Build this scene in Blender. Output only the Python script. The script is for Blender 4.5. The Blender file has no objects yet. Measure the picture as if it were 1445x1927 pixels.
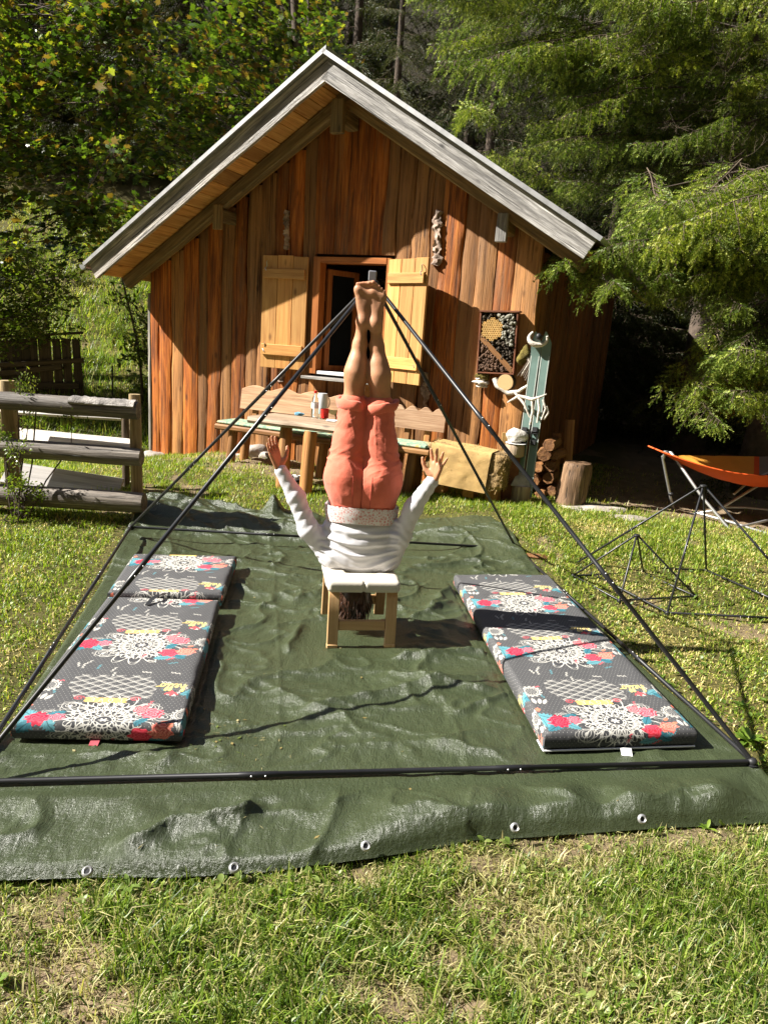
import bpy, math
import numpy as np
from mathutils import Matrix, Vector
rng = np.random.default_rng(11)
sc = bpy.context.scene
COL = sc.collection
W, H = 1445, 1927
# ------------------------------------------------------------------ camera
FOC, PIT, ROL, HC = 1350., .235, .071, 1.6
cp, sp, cr, sr = math.cos(PIT), math.sin(PIT), math.cos(ROL), math.sin(ROL)
cam = bpy.data.objects.new('camera', bpy.data.cameras.new('camera'))
COL.objects.link(cam)
r0, u0, f0 = Vector((1, 0, 0)), Vector((0, sp, cp)), Vector((0, cp, -sp))
rx, ux = r0 * cr + u0 * sr, u0 * cr - r0 * sr
cm = Matrix((rx, ux, -f0)).transposed().to_4x4()
cm.translation = (0, 0, HC)
cam.matrix_world = cm
cam.data.sensor_fit = 'VERTICAL'
cam.data.sensor_height = 36
cam.data.lens = FOC / H * 36
cam.data.clip_end = 600
cam.data.clip_start = .05
sc.camera = cam
# ------------------------------------------------------------------ light
SUN = Vector((-2.25, -.2, 1.9)).normalized()
world = bpy.data.worlds.new('World')
sc.world = world
world.use_nodes = True
wn = world.node_tree
bg = wn.nodes['Background']
sky = wn.nodes.new('ShaderNodeTexSky')
sky.sky_type = 'NISHITA'
sky.sun_disc = False
sky.sun_elevation = math.asin(SUN.z)
sky.sun_rotation = math.atan2(SUN.x, SUN.y)
wn.links.new(sky.outputs[0], bg.inputs[0])
bg.inputs[1].default_value = .05
sl = bpy.data.lights.new('sun', 'SUN')
sl.energy = 5.0
sl.angle = math.radians(.5)
sl.color = (1, .955, .88)
sun = bpy.data.objects.new('sun', sl)
sun.rotation_euler = SUN.to_track_quat('Z', 'Y').to_euler()
sun.location = (-20, 0, 20)
COL.objects.link(sun)
vs = sc.view_settings
vs.view_transform = 'Standard'
vs.look = 'None'
vs.exposure = 1.58
vs.gamma = 1
vs.use_curve_mapping = False

# ------------------------------------------------------------------ measuring
CAM = np.array([0, 0, HC])
YAW = .413
FA = np.array([math.cos(YAW), -math.sin(YAW), 0])     # along the hut front, to the right
FN = np.array([math.sin(YAW), math.cos(YAW), 0])      # into the hut
FC = np.array([1.326, 7.041, 0])                       # hut front right corner
HUTM = Matrix.Translation(Vector(FC)) @ Matrix.Rotation(-YAW, 4, 'Z')


def ray(x, y):
    u, v = x - W / 2, y - H / 2
    a = cr * u + sr * v
    b = -sr * u + cr * v
    return np.array([a / FOC, cp - b / FOC * sp, -sp - b / FOC * cp])


def G(x, y, z=0.):
    d = ray(x, y)
    return CAM + d * ((z - HC) / d[2])


def VD(x, y, Y):
    d = ray(x, y)
    return CAM + d * (Y / d[1])


def FP(x, y, o=0.):
    d = ray(x, y)
    return CAM + d * (((FC - CAM) @ FN + o) / (d @ FN))


def HU(s, o, z):
    return FC + FA * s + FN * o + np.array([0, 0, z])


def FS(x, y, o=0.):
    P = FP(x, y, o)
    return (P - FC) @ FA, P[2]


def sstep(a, b, x):
    t = np.clip((x - a) / (b - a), 0, 1)
    return t * t * (3 - 2 * t)


# ------------------------------------------------------------------ noise
def _h(i, j, k, s):
    n = (i * 374761393 + j * 668265263 + k * 2147483647 % 1274126177 + s * 974634777) & 0xffffffff
    n = ((n ^ (n >> 13)) * 1274126177) & 0xffffffff
    n = ((n ^ (n >> 16)) * 2246822519) & 0xffffffff
    return ((n ^ (n >> 15)) & 0xffff) / 65535.


def vn(p, s=0):
    p = np.asarray(p, float)
    if p.shape[-1] == 2:
        p = np.concatenate([p, np.zeros(p.shape[:-1] + (1,))], -1)
    f = np.floor(p)
    t = p - f
    t = t * t * (3 - 2 * t)
    i, j, k = (f[..., a].astype(np.int64) for a in range(3))
    r = 0
    for a in (0, 1):
        for b in (0, 1):
            for c in (0, 1):
                w = (t[..., 0] if a else 1 - t[..., 0]) * (t[..., 1] if b else 1 - t[..., 1]) * (t[..., 2] if c else 1 - t[..., 2])
                r = r + w * _h(i + a, j + b, (k + c) * 7 + 3, s)
    return r * 2 - 1


def fbm(p, o=4, s=0):
    p = np.asarray(p, float)
    r = 0
    a = .5
    for i in range(o):
        r = r + a * vn(p * 2 ** i + 17.3 * i, s + i)
        a *= .5
    return r


# ------------------------------------------------------------------ object kit
MW = {}


def mesh(V, F, smooth=None, uv=None, col=None, mi=None):
    me = bpy.data.meshes.new('mesh')
    V = np.asarray(V, np.float32)
    if isinstance(F, np.ndarray):
        n, k = F.shape
        me.vertices.add(len(V))
        me.vertices.foreach_set('co', V.ravel())
        me.loops.add(n * k)
        me.loops.foreach_set('vertex_index', F.astype(np.int32).ravel())
        me.polygons.add(n)
        me.polygons.foreach_set('loop_start', np.arange(0, n * k, k, dtype=np.int32))
        me.update(calc_edges=True)
    else:
        me.from_pydata(V.tolist(), [], [list(map(int, f)) for f in F])
        me.update()
    if mi is not None:
        me.polygons.foreach_set('material_index', np.asarray(mi, np.int32))
    if col is not None:
        a = me.color_attributes.new('Col', 'FLOAT_COLOR', 'POINT')
        c = np.ones((len(V), 4), np.float32)
        c[:, :3] = col
        a.data.foreach_set('color', c.ravel())
    if uv is not None:
        l = me.uv_layers.new(name='UVMap')
        li = np.empty(len(me.loops), np.int32)
        me.loops.foreach_get('vertex_index', li)
        l.data.foreach_set('uv', np.asarray(uv, np.float32)[li].ravel())
    if smooth is not None:
        me.polygons.foreach_set('use_smooth', np.ones(len(me.polygons), bool))
        if smooth < 180:
            me.set_sharp_from_angle(angle=math.radians(smooth))
    return me


def add(name, geo, mat, parent=None, M=None, smooth=40, **kw):
    me = geo if isinstance(geo, bpy.types.Mesh) else mesh(geo[0], geo[1], smooth, **kw)
    if not me.materials:
        for m in (mat if isinstance(mat, (list, tuple)) else [mat]):
            me.materials.append(m)
    o = bpy.data.objects.new(name, me)
    COL.objects.link(o)
    M = Matrix() if M is None else M
    if parent is not None:
        o.parent = parent
        o.matrix_basis = MW[parent.name].inverted() @ M
    else:
        o.matrix_basis = M
    MW[o.name] = M
    return o


def tag(o, label=None, cat=None, group=None, kind=None):
    for k, v in (('label', label), ('category', cat), ('group', group), ('kind', kind)):
        if v:
            o[k] = v
    return o


def thing(name, label, cat, loc=(0, 0, 0), rz=0., group=None, M=None):
    o = bpy.data.objects.new(name, None)
    o.empty_display_size = .1
    COL.objects.link(o)
    M = Matrix.Translation(Vector(loc)) @ Matrix.Rotation(rz, 4, 'Z') if M is None else M
    o.matrix_basis = M
    MW[o.name] = M
    return tag(o, label, cat, group)


def merge(gs):
    V, F, n = [], [], 0
    for v, f in gs:
        V.append(np.asarray(v, float))
        F += [[i + n for i in q] for q in f]
        n += len(v)
    return np.concatenate(V), F


def xf(g, M):
    A = np.array(M)
    return np.asarray(g[0], float) @ A[:3, :3].T + A[:3, 3], g[1]


def loft(rings, cap=(True, True), closed=False):
    rings = [np.asarray(r, float) for r in rings]
    n, k = len(rings[0]), len(rings)
    V = np.concatenate(rings)
    F = []
    for i in range(k if closed else k - 1):
        a, b = i * n, (i + 1) % k * n
        for j in range(n):
            F.append((a + j, a + (j + 1) % n, b + (j + 1) % n, b + j))
    if not closed:
        if cap[0]:
            F.append(tuple(range(n))[::-1])
        if cap[1]:
            F.append(tuple((k - 1) * n + j for j in range(n)))
    return V, F


def rect(w, d, c=.0):
    w, d = w / 2, d / 2
    if c <= 0:
        return np.array([(-w, -d), (w, -d), (w, d), (-w, d)])
    return np.array([(-w + c, -d), (w - c, -d), (w, -d + c), (w, d - c), (w - c, d), (-w + c, d), (-w, d - c), (-w, -d + c)])


def bar(w, d, L, c=.004, n=1, wob=0., seed=0):
    """box along local z, chamfered, slightly uneven"""
    out = []
    ts = [0] + list(np.linspace(c, L - c, n + 1)) + [L]
    for i, t in enumerate(ts):
        q = rect(w - (2 * c if i in (0, len(ts) - 1) else 0), d - (2 * c if i in (0, len(ts) - 1) else 0), c)
        q = q * (1 + wob * vn(np.array([[t * 3, seed * 1.7]]), seed)[0])
        out.append(np.c_[q, np.full(len(q), t)])
    return loft(out)


def circ(r, n, z=0.):
    a = np.linspace(0, 2 * math.pi, n, endpoint=False)
    return np.c_[np.cos(a) * r, np.sin(a) * r, np.full(n, z)]


def tube(P, R, n=8, cap=(True, True)):
    P = np.asarray(P, float)
    R = np.broadcast_to(np.asarray(R, float), (len(P),))
    T = np.gradient(P, axis=0)
    T /= np.linalg.norm(T, axis=1)[:, None] + 1e-12
    nrm = np.cross(T[0], (0, 0, 1.) if abs(T[0][2]) < .9 else (1., 0, 0))
    rings = []
    a = np.linspace(0, 2 * math.pi, n, endpoint=False)
    for i in range(len(P)):
        nrm = nrm - T[i] * (nrm @ T[i])
        nrm /= np.linalg.norm(nrm) + 1e-12
        b = np.cross(T[i], nrm)
        rings.append(P[i] + R[i] * (np.cos(a)[:, None] * nrm + np.sin(a)[:, None] * b))
    return loft(rings, cap)


def lathe(prof, n=20):
    return loft([circ(max(r, 1e-4), n, z) for r, z in prof])


def log(L, r, n=12, k=10, wob=.06, seed=0, bend=0.):
    rings = []
    for i in range(k):
        t = i / (k - 1)
        c = circ(r, n, 0)
        c[:, :2] *= (1 + wob * 2 * fbm(np.c_[np.cos(np.arange(n) / n * 6.28) * 1.2, np.sin(np.arange(n) / n * 6.28) * 1.2, np.full(n, t * L * 3)] + seed * 9.1, 3, seed))[:, None]
        e = .93 if i in (0, k - 1) else 1
        c[:, :2] *= e
        c[:, 2] = t * L
        c[:, 0] += bend * math.sin(t * math.pi) + wob * r * vn(np.array([[t * L * 2, seed]]), seed + 5)[0]
        rings.append(c)
    rings.insert(1, rings[0].copy())
    rings[1][:, :2] *= 1 / .93
    rings[1][:, 2] += .01
    return loft(rings)


def Mz(p0, p1, up=(0, 0, 1)):
    p0, p1 = Vector(p0), Vector(p1)
    z = (p1 - p0).normalized()
    up = Vector(up)
    if abs(z.dot(up)) > .98:
        up = Vector((0, -1, 0)) if abs(z.y) < .9 else Vector((1, 0, 0))
    x = up.cross(z).normalized()
    y = z.cross(x)
    M = Matrix((x, y, z)).transposed().to_4x4()
    M.translation = p0
    return M


def beam(name, p0, p1, w, d, mat, parent=None, up=(0, 0, 1), c=.004, n=1, wob=0., seed=0, **k):
    """w is across, d along 'up'"""
    L = float(np.linalg.norm(np.array(p1) - np.array(p0)))
    return add(name, bar(w, d, L, c, n, wob, seed), mat, parent, Mz(p0, p1, up), **k)


def blob(r, seed=0, amp=.25, sub=3, sc_=(1, 1, 1), f=1.5):
    import bmesh
    bm = bmesh.new()
    bmesh.ops.create_icosphere(bm, subdivisions=sub, radius=1)
    V = np.array([v.co[:] for v in bm.verts])
    F = [[v.index for v in q.verts] for q in bm.faces]
    bm.free()
    V = V * (1 + amp * 2 * fbm(V * f + seed * 3.3, 4, seed))[:, None] * r * np.array(sc_)
    return V, F


def boxg(lo, hi):
    (a, b, c), (d, e, f) = lo, hi
    return np.array([(a, b, c), (d, b, c), (d, e, c), (a, e, c), (a, b, f), (d, b, f), (d, e, f), (a, e, f)]), \
        [(0, 3, 2, 1), (4, 5, 6, 7), (0, 1, 5, 4), (1, 2, 6, 5), (2, 3, 7, 6), (3, 0, 4, 7)]


# ------------------------------------------------------------------ materials
class NT:
    def __init__(s, name):
        s.m = bpy.data.materials.new(name)
        s.m.use_nodes = True
        s.t = s.m.node_tree
        s.b = s.t.nodes['Principled BSDF']
        s.out = s.t.nodes['Material Output']

    def n(s, typ, ins=None, **pr):
        x = s.t.nodes.new('ShaderNode' + typ)
        for k, v in pr.items():
            setattr(x, k, v)
        for k, v in (ins or {}).items():
            s.set(x.inputs[k], v)
        return x

    def set(s, sock, v):
        if isinstance(v, bpy.types.NodeSocket):
            s.t.links.new(v, sock)
        elif isinstance(v, bpy.types.Node):
            s.t.links.new(v.outputs[0], sock)
        else:
            sock.default_value = v

    def math(s, op, a, b=0., clamp=False):
        return s.n('Math', {0: a, 1: b}, operation=op, use_clamp=clamp).outputs[0]

    def ramp(s, fac, stops):
        r = s.n('ValToRGB', {0: fac})
        e = r.color_ramp.elements
        while len(e) < len(stops):
            e.new(.5)
        for q, (p, c) in zip(e, stops):
            q.position = p
            q.color = (*c, 1)
        return r.outputs[0]

    def mix(s, f, a, b, blend='MIX'):
        x = s.n('Mix', data_type='RGBA', blend_type=blend)
        s.set(x.inputs[0], f)
        for i, v in ((6, a), (7, b)):
            s.set(x.inputs[i], (*v, 1) if isinstance(v, tuple) and len(v) == 3 else v)
        return x.outputs[2]

    def noise(s, vec, scale, detail=4, rough=.55, dist=0.):
        return s.n('TexNoise', {'Vector': vec, 'Scale': scale, 'Detail': detail, 'Roughness': rough, 'Distortion': dist}).outputs[0]

    def bump(s, h, st=.3, d=.02):
        b = s.n('Bump', {'Strength': st, 'Distance': d, 'Height': h})
        s.set(s.b.inputs['Normal'], b)
        return b

    def P(s, **k):
        for a, v in k.items():
            a = {'col': 'Base Color', 'rough': 'Roughness', 'metal': 'Metallic', 'spec': 'Specular IOR Level', 'trans': 'Transmission Weight',
                 'coat': 'Coat Weight', 'alpha': 'Alpha', 'sss': 'Subsurface Weight', 'sheen': 'Sheen Weight'}[a]
            s.set(s.b.inputs[a], (*v, 1) if isinstance(v, tuple) and len(v) == 3 else v)
        return s


def objvec(t, sx=1., sy=1., sz=1., rand=True):
    co = t.n('TexCoord').outputs['Object']
    if rand:
        ri = t.n('ObjectInfo').outputs['Random']
        co = t.n('VectorMath', {0: co, 1: t.n('CombineXYZ', {0: t.math('MULTIPLY', ri, 37.), 1: t.math('MULTIPLY', ri, 91.), 2: t.math('MULTIPLY', ri, 53.)})}, operation='ADD').outputs[0]
    return t.n('Mapping', {'Vector': co, 'Scale': (sx, sy, sz)}).outputs[0]


def wood(name, dark, mid, light, alt=None, altw=.5, grain=1., bump=.5, rough=.62, knots=.6, grey=None, greyw=.3, spec=.35, streak=.0, band=None):
    """long grain along object z; each piece gets its own tone"""
    t = NT(name)
    v = objvec(t, 14 * grain, 14 * grain, .8 * grain)
    g = t.noise(v, 1.6, 7, .62, .8)
    v2 = objvec(t, 45 * grain, 45 * grain, 1.6 * grain)
    fine = t.noise(v2, 2., 4, .6)
    big = t.noise(objvec(t, 3., 3., .9), 1.3, 3)
    f = t.math('ADD', t.math('MULTIPLY', g, .65), t.math('MULTIPLY', fine, .35))
    c = t.ramp(f, [(.33, dark), (.5, mid), (.67, light)])
    ri = t.n('ObjectInfo').outputs['Random']
    if alt:
        c2 = t.ramp(f, [(.3, tuple(x * .55 for x in alt)), (.5, alt), (.75, tuple(min(1, x * 1.45) for x in alt))])
        sel = t.math('LESS_THAN', t.math('FRACT', t.math('MULTIPLY', ri, 7.13)), altw)
        c = t.mix(sel, c, c2)
    c = t.mix(1., c, t.ramp(t.math('FRACT', t.math('MULTIPLY', ri, 13.7)), [(0, (.62, .6, .6)), (.5, (1, 1, 1)), (1, (1.28, 1.2, 1.1))]), 'MULTIPLY')
    c = t.mix(t.math('MULTIPLY', t.ramp(big, [(.45, (0, 0, 0)), (.7, (1, 1, 1))]), .35), c, dark)
    if grey:
        gm = t.ramp(t.noise(objvec(t, 5, 5, .7), 1.5, 5, .7), [(.5, (0, 0, 0)), (.68, (1, 1, 1))])
        c = t.mix(t.math('MULTIPLY', gm, greyw), c, grey)
    h = f
    if band:
        bx = t.n('SeparateXYZ', {0: t.n('TexCoord').outputs['Object']}).outputs[0]
        bm_ = t.math('SUBTRACT', 1., t.math('ABSOLUTE', t.math('DIVIDE', t.math('SUBTRACT', bx, band[0]), band[1])), True)
        bm_ = t.math('MULTIPLY', bm_, t.ramp(t.noise(objvec(t, 3, 3, .9), 2., 5, .65), [(.3, (.25, .25, .25)), (.62, (1, 1, 1))]))
        c = t.mix(t.math('MULTIPLY', bm_, .45), c, (.07, .066, .062))
    if streak:
        sk = t.ramp(t.noise(objvec(t, 9, 9, .35), 2.2, 6, .75, .4), [(.5, (0, 0, 0)), (.62, (1, 1, 1))])
        c = t.mix(t.math('MULTIPLY', sk, streak * .75), c, tuple(x * .6 for x in dark))
        ck = t.ramp(t.noise(objvec(t, 26, 26, .45), 1.9, 3, .5), [(.635, (0, 0, 0)), (.66, (1, 1, 1))])
        c = t.mix(t.math('MULTIPLY', ck, streak), c, tuple(x * .3 for x in dark))
        h = t.math('SUBTRACT', h, t.math('MULTIPLY', ck, .5))
        fl = t.ramp(t.noise(objvec(t, 30, 30, 9), 1.6, 4, .7), [(.62, (0, 0, 0)), (.72, (1, 1, 1))])
        c = t.mix(t.math('MULTIPLY', fl, streak * .6), c, tuple(x * .8 for x in dark))
    if knots:
        vo = t.n('TexVoronoi', {'Vector': objvec(t, 3.2, 3.2, 1.5), 'Scale': 1.7}, feature='F1').outputs['Distance']
        k = t.ramp(vo, [(.05, (1, 1, 1)), (.13, (0, 0, 0))])
        c = t.mix(t.math('MULTIPLY', k, knots), c, tuple(x * .45 for x in dark))
    t.P(col=c, rough=rough, spec=spec)
    t.bump(h, bump, .012)
    return t.m


def plain(name, col, rough=.6, metal=0., var=.15, bump=0., bs=40., spec=.4, **k):
    t = NT(name)
    nz = t.noise(objvec(t), 9., 5, .6)
    c = t.mix(1., (*col, 1), t.ramp(nz, [(.3, (1 - var,) * 3), (.7, (1 + var,) * 3)]), 'MULTIPLY')
    t.P(col=c, rough=rough, metal=metal, spec=spec, **k)
    if bump:
        t.bump(t.noise(objvec(t), bs, 5, .6), bump, .01)
    return t.m


def leafmat(name, trans=.35, rough=.42, spec=.5, attr='Col', mult=1.):
    t = NT(name)
    c = t.n('Attribute', attribute_name=attr).outputs['Color']
    ri = t.n('ObjectInfo').outputs['Random']
    c = t.mix(1., c, t.ramp(ri, [(0, (.75 * mult, .8 * mult, .8 * mult)), (.5, (mult, mult, mult)), (1, (1.25 * mult, 1.15 * mult, .9 * mult))]), 'MULTIPLY')
    t.P(col=c, rough=rough, spec=spec)
    tr = t.n('BsdfTranslucent', {0: t.mix(1., c, (1.2, 1.35, .5, 1), 'MULTIPLY')})
    mx = t.n('MixShader', {0: trans, 1: t.b.outputs[0], 2: tr.outputs[0]})
    t.t.links.new(mx.outputs[0], t.out.inputs[0])
    return t.m


M_plank = wood('hut_plank_wood', (.075, .019, .004), (.37, .105, .013), (.6, .23, .042), alt=(.38, .18, .06), altw=.36, bump=1., grey=(.21, .13, .07), greyw=.5, streak=.75)
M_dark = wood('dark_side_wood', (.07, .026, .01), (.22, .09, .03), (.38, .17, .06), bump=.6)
M_grey = wood('weathered_grey_wood', (.06, .055, .05), (.25, .235, .215), (.62, .6, .57), bump=.7, knots=.8, rough=.55, spec=.5, streak=.9)
M_barge = wood('weathered_barge_wood', (.09, .085, .078), (.3, .285, .265), (.66, .64, .61), bump=.9, knots=1., rough=.5, spec=.5, streak=.9, grain=1.7, band=(-.045, .05))
M_soff = wood('soffit_wood', (.24, .1, .03), (.52, .27, .09), (.68, .42, .17), bump=.4, knots=.5)  # lightened: bounce light under the eaves is put into the colour
M_raft = wood('rafter_wood', (.07, .05, .025), (.19, .135, .065), (.34, .25, .12), bump=.6)
M_shut = wood('shutter_pine', (.34, .15, .045), (.52, .275, .088), (.64, .39, .14), bump=.25, knots=.75, rough=.5)
M_wind = wood('window_frame_wood', (.17, .055, .014), (.33, .115, .03), (.45, .18, .05), bump=.2, knots=.3, rough=.45)
M_fence = wood('fence_log_wood', (.045, .037, .03), (.14, .12, .1), (.3, .27, .24), alt=(.16, .1, .06), altw=.2, bump=1., knots=.7, streak=.6)
M_post = wood('fence_post_wood', (.12, .08, .04), (.34, .25, .13), (.55, .44, .27), bump=.6)
M_board = wood('silvery_board_wood', (.3, .28, .26), (.55, .53, .5), (.75, .73, .7), bump=.4, knots=.4)
M_pick = wood('dark_picket_wood', (.03, .022, .015), (.08, .055, .035), (.15, .11, .07), bump=.6)
M_bench = wood('bench_wood', (.17, .09, .045), (.36, .215, .12), (.5, .34, .21), bump=.35, knots=.5)
M_leg = wood('log_leg_wood', (.16, .07, .022), (.36, .17, .055), (.52, .29, .11), bump=.5)
M_table = wood('table_wood', (.11, .08, .055), (.27, .2, .14), (.42, .34, .25), bump=.5)
M_beech = wood('stool_birch_wood', (.5, .3, .13), (.6, .38, .18), (.68, .46, .24), bump=.06, knots=0, rough=.42, grain=1.5)
M_bark = plain('bark', (.09, .065, .045), .85, var=.6, bump=1., bs=25)
M_pbark = plain('pale_flaking_bark', (.3, .22, .17), .85, var=.95, bump=1., bs=18)
M_endgr = wood('end_grain', (.25, .14, .06), (.5, .33, .15), (.65, .46, .24), bump=.5, grain=1.2, knots=0)
M_stump = wood('stump_wood', (.14, .1, .07), (.33, .25, .17), (.5, .4, .29), bump=1., knots=.3, grain=.8)
M_rotten = wood('rotten_wood', (.06, .025, .01), (.24, .11, .04), (.42, .23, .09), bump=1., grain=.7)
M_rot2 = wood('shaded_grey_split_wood', (.035, .022, .014), (.15, .09, .05), (.3, .2, .12), bump=1., grain=.9, streak=.8)  # grey split wood darkened: half shade on the tall stump is in the colour
M_stone = plain('stone', (.33, .29, .25), .85, var=.45, bump=.8, bs=18)
M_white_rock = plain('white_rock', (.62, .58, .52), .85, var=.3, bump=.9, bs=25)
M_metal = plain('galvanised_metal', (.55, .57, .58), .35, 1., var=.15)
M_zinc = plain('zinc_sheet', (.42, .42, .42), .45, .7, var=.25)
M_pole = plain('black_coated_pole', (.012, .012, .013), .38, 0., var=.2, spec=.5)
M_rivet = plain('rivet_steel', (.75, .75, .75), .3, .6, var=.05)
M_hubcap = plain('hub_cap_grey', (.3, .3, .32), .4, .5, var=.1)
M_black = plain('black_plastic', (.015, .015, .016), .5, var=.2)
M_inside = plain('dark_interior', (.03, .02, .014), .9, var=.2)
M_white = plain('white_paint', (.75, .75, .74), .5, var=.05)
M_drift = plain('driftwood', (.55, .49, .42), .8, var=.35, bump=.8, bs=45)
M_moss = plain('moss', (.13, .1, .02), .95, var=.6, bump=1., bs=60)
M_straw = plain('straw', (.4, .27, .11), .85, var=.4)
M_strawin = plain('straw_bale_core', (.2, .13, .055), .95, var=.6, bump=1., bs=45)
M_yellow = plain('ochre_blanket', (.42, .27, .1), .85, var=.18, bump=.35, bs=120)
M_skin = plain('skin', (.46, .225, .12), .5, var=.22, bump=.08, bs=90, sss=.08)
M_alu = plain('silver_tube', (.5, .5, .49), .4, .75, var=.1)
M_orange = plain('orange_canvas', (.75, .1, .012), .7, var=.06)
M_orange2 = plain('amber_canvas', (.75, .35, .05), .7, var=.06)
M_greyfab = plain('grey_canvas', (.22, .2, .18), .8, var=.1)
M_red = plain('red_plastic', (.6, .02, .015), .35, var=.05)
M_blue = plain('blue_wrapper', (.2, .45, .62), .4, var=.3)
M_cream = plain('cream_vinyl', (.56, .52, .44), .42, var=.04, bump=.05, bs=120)
M_rust = plain('rusty_iron', (.16, .055, .025), .8, var=.4)


def glassmat(name, col=(.9, .95, .95)):
    t = NT(name)
    t.P(col=col, rough=.05, trans=1.)
    t.b.inputs['IOR'].default_value = 1.25
    return t.m


M_glass = glassmat('clear_plastic')
M_pane = plain('window_glass', (.01, .012, .012), .06, var=.05, spec=.6)
M_ski = plain('teal_ski', (.12, .18, .158), .35, var=.12, bump=.05, bs=8)
M_skiw = plain('ski_edge_white', (.6, .6, .55), .4, var=.1)
M_log_end = M_endgr

# =================================================================== TERRAIN
def ground_z(x, y):
    x = np.asarray(x, float)
    y = np.asarray(y, float)
    px, py = x - FC[0], y - FC[1]
    s = px * FA[0] + py * FA[1]
    o = px * FN[0] + py * FN[1]
    g = .21 * sstep(-2.3, -.7, o) * sstep(-4.9, -3.2, s) * (1 - .35 * sstep(.3, 3., s))
    g = g + .10 * sstep(3.5, 6., y) * sstep(-.5, -2.2, x) * (1 - sstep(-2.3, -.7, o))
    yy = y + .35 * np.minimum(x + 2, 0) * -.25
    hill = .34 * np.maximum(yy - 9.2, 0) + .28 * np.maximum(yy - 13., 0)
    back = .62 * np.maximum(y - 13.5, 0)
    wl = sstep(-1.0, -3., x)
    hl = wl * hill + (1 - wl) * back
    hl = np.minimum(hl, 40 + .02 * hl) + 1.3 * np.maximum(-y - 8, 0) + 1.2 * np.maximum(x - 13, 0) + .55 * np.maximum(-x - 24, 0)  # unseen valley slopes behind and beside the camera, added to cut sky light
    bump = .035 * fbm(np.stack([x * .8, y * .8], -1), 3, 3) + .02 * fbm(np.stack([x * 4, y * 4], -1), 3, 8)
    return g + hl + bump * sstep(0, 1, np.abs(y) + np.abs(x)) - .02


TARP_L = [(-1.55, 1.70), (-1.50, 2.2), (-1.42, 2.48), (-1.54, 3.17), (-1.73, 4.2), (-1.95, 5.2), (-2.02, 5.95)]
TARP_R = [(1.56, 2.31), (1.62, 2.52), (1.60, 2.69), (1.46, 3.29), (1.34, 4.09), (1.17, 5.07), (1.07, 5.67), (.94, 6.05)]
TARP_F = [(-1.55, 1.70), (-1.04, 1.763), (-.797, 1.80), (-.544, 1.822), (-.282, 1.87), (.04, 1.965), (.393, 2.085), (.967, 2.20), (1.56, 2.31)]
TARP_B = [(-2.02, 5.95), (-1.93, 5.99), (-1.006, 5.95), (-.73, 5.93), (.51, 6.05), (.94, 6.05)]
TARP_POLY = np.array(TARP_F + TARP_R[1:] + TARP_B[::-1][1:] + TARP_L[::-1][1:-1])


def inpoly(x, y, poly):
    r = np.zeros(x.shape, bool)
    n = len(poly)
    for i in range(n):
        (x1, y1), (x2, y2) = poly[i], poly[(i + 1) % n]
        c = ((y1 > y) != (y2 > y)) & (x < (x2 - x1) * (y - y1) / (y2 - y1 + 1e-12) + x1)
        r ^= c
    return r


def soil_mask(x, y):
    """0 grass .. 1 bare soil"""
    p = np.stack([x, y], -1)
    m = sstep(.24, .40, fbm(p * 2.3 + 5.1, 4, 21)) * .7
    for cx, cy, r, w in [(-.72, 1.52, .17, 1), (-.62, 1.42, .14, 1), (-.02, 1.5, .1, .9), (.12, 1.47, .12, 1), (.28, 1.47, .09, 1), (.42, 1.98, .09, .9), (.02, 1.9, .08, .9),
                         (.24, 1.62, .1, .8), (.6, 1.55, .1, .5), (1.0, 2.1, .14, .5)]:
        d = np.hypot(x - cx, (y - cy) * 1.2) / (r * .78) + .45 * fbm(p * 9 + cx, 3, 5)
        m = np.maximum(m, w * (1 - sstep(.6, 1.25, d)))
    px, py = x - FC[0], y - FC[1]
    s = px * FA[0] + py * FA[1]
    o = px * FN[0] + py * FN[1]
    n = fbm(p * 3.1, 3, 31)
    m = np.maximum(m, sstep(-1.05, -.65, o + .35 * n) * sstep(-3.9, -3.3, s + .3 * n) * (1 - sstep(-1.2, -.6, s)) * .9)
    m = np.maximum(m, sstep(-.1, .4, o + .3 * n) * sstep(.2, .8, s))
    m = np.maximum(m, .3 * (1 - sstep(.4, 1.2, np.hypot((x - 2.6) / 1.2, (y - 6.5) / .5) + .6 * n)))
    m = np.maximum(m, .9 * sstep(12.2, 13.2, y + n) * sstep(-3.2, -2., x + n))
    return m


def axis(parts):
    out = [parts[0][0]]
    for a, b, st in parts:
        out += list(np.linspace(a, b, max(2, int(round((b - a) / st)) + 1))[1:])
    return np.array(out)


gx = axis([(-110, -20, 5), (-20, -6, .7), (-6, -3.5, .12), (-3.5, 3.8, .045), (3.8, 7, .12), (7, 20, .7), (20, 110, 5)])
gy = axis([(-110, -25, 5), (-25, -3, 3), (-3, .8, .3), (.8, 2.6, .03), (2.6, 9, .06), (9, 16, .15), (16, 30, .7), (30, 110, 5)])
X, Y = np.meshgrid(gx, gy)
SM = soil_mask(X, Y)
Z = ground_z(X, Y) + SM * (.03 * fbm(np.stack([X * 18, Y * 18], -1), 3, 4) - .012) * sstep(30, 10, Y) \
    - .09 * inpoly(X, Y, (TARP_POLY - [-.2, 3.9]) * .965 + [-.2, 3.9])
nx_, ny_ = len(gx), len(gy)
idx = np.arange(nx_ * ny_).reshape(ny_, nx_)
Fg = np.stack([idx[:-1, :-1], idx[:-1, 1:], idx[1:, 1:], idx[1:, :-1]], -1).reshape(-1, 4)
P2 = np.stack([X, Y], -1)
n1 = fbm(P2 * 3, 4, 41)[..., None]
thatch = np.array([.085, .075, .022]) + np.array([.04, .025, .01]) * n1
soil = np.array([.22, .16, .10]) * (1 + .5 * fbm(P2 * 14, 3, 42)[..., None])
gc = thatch * (1 - SM[..., None]) + soil * SM[..., None]
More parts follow.
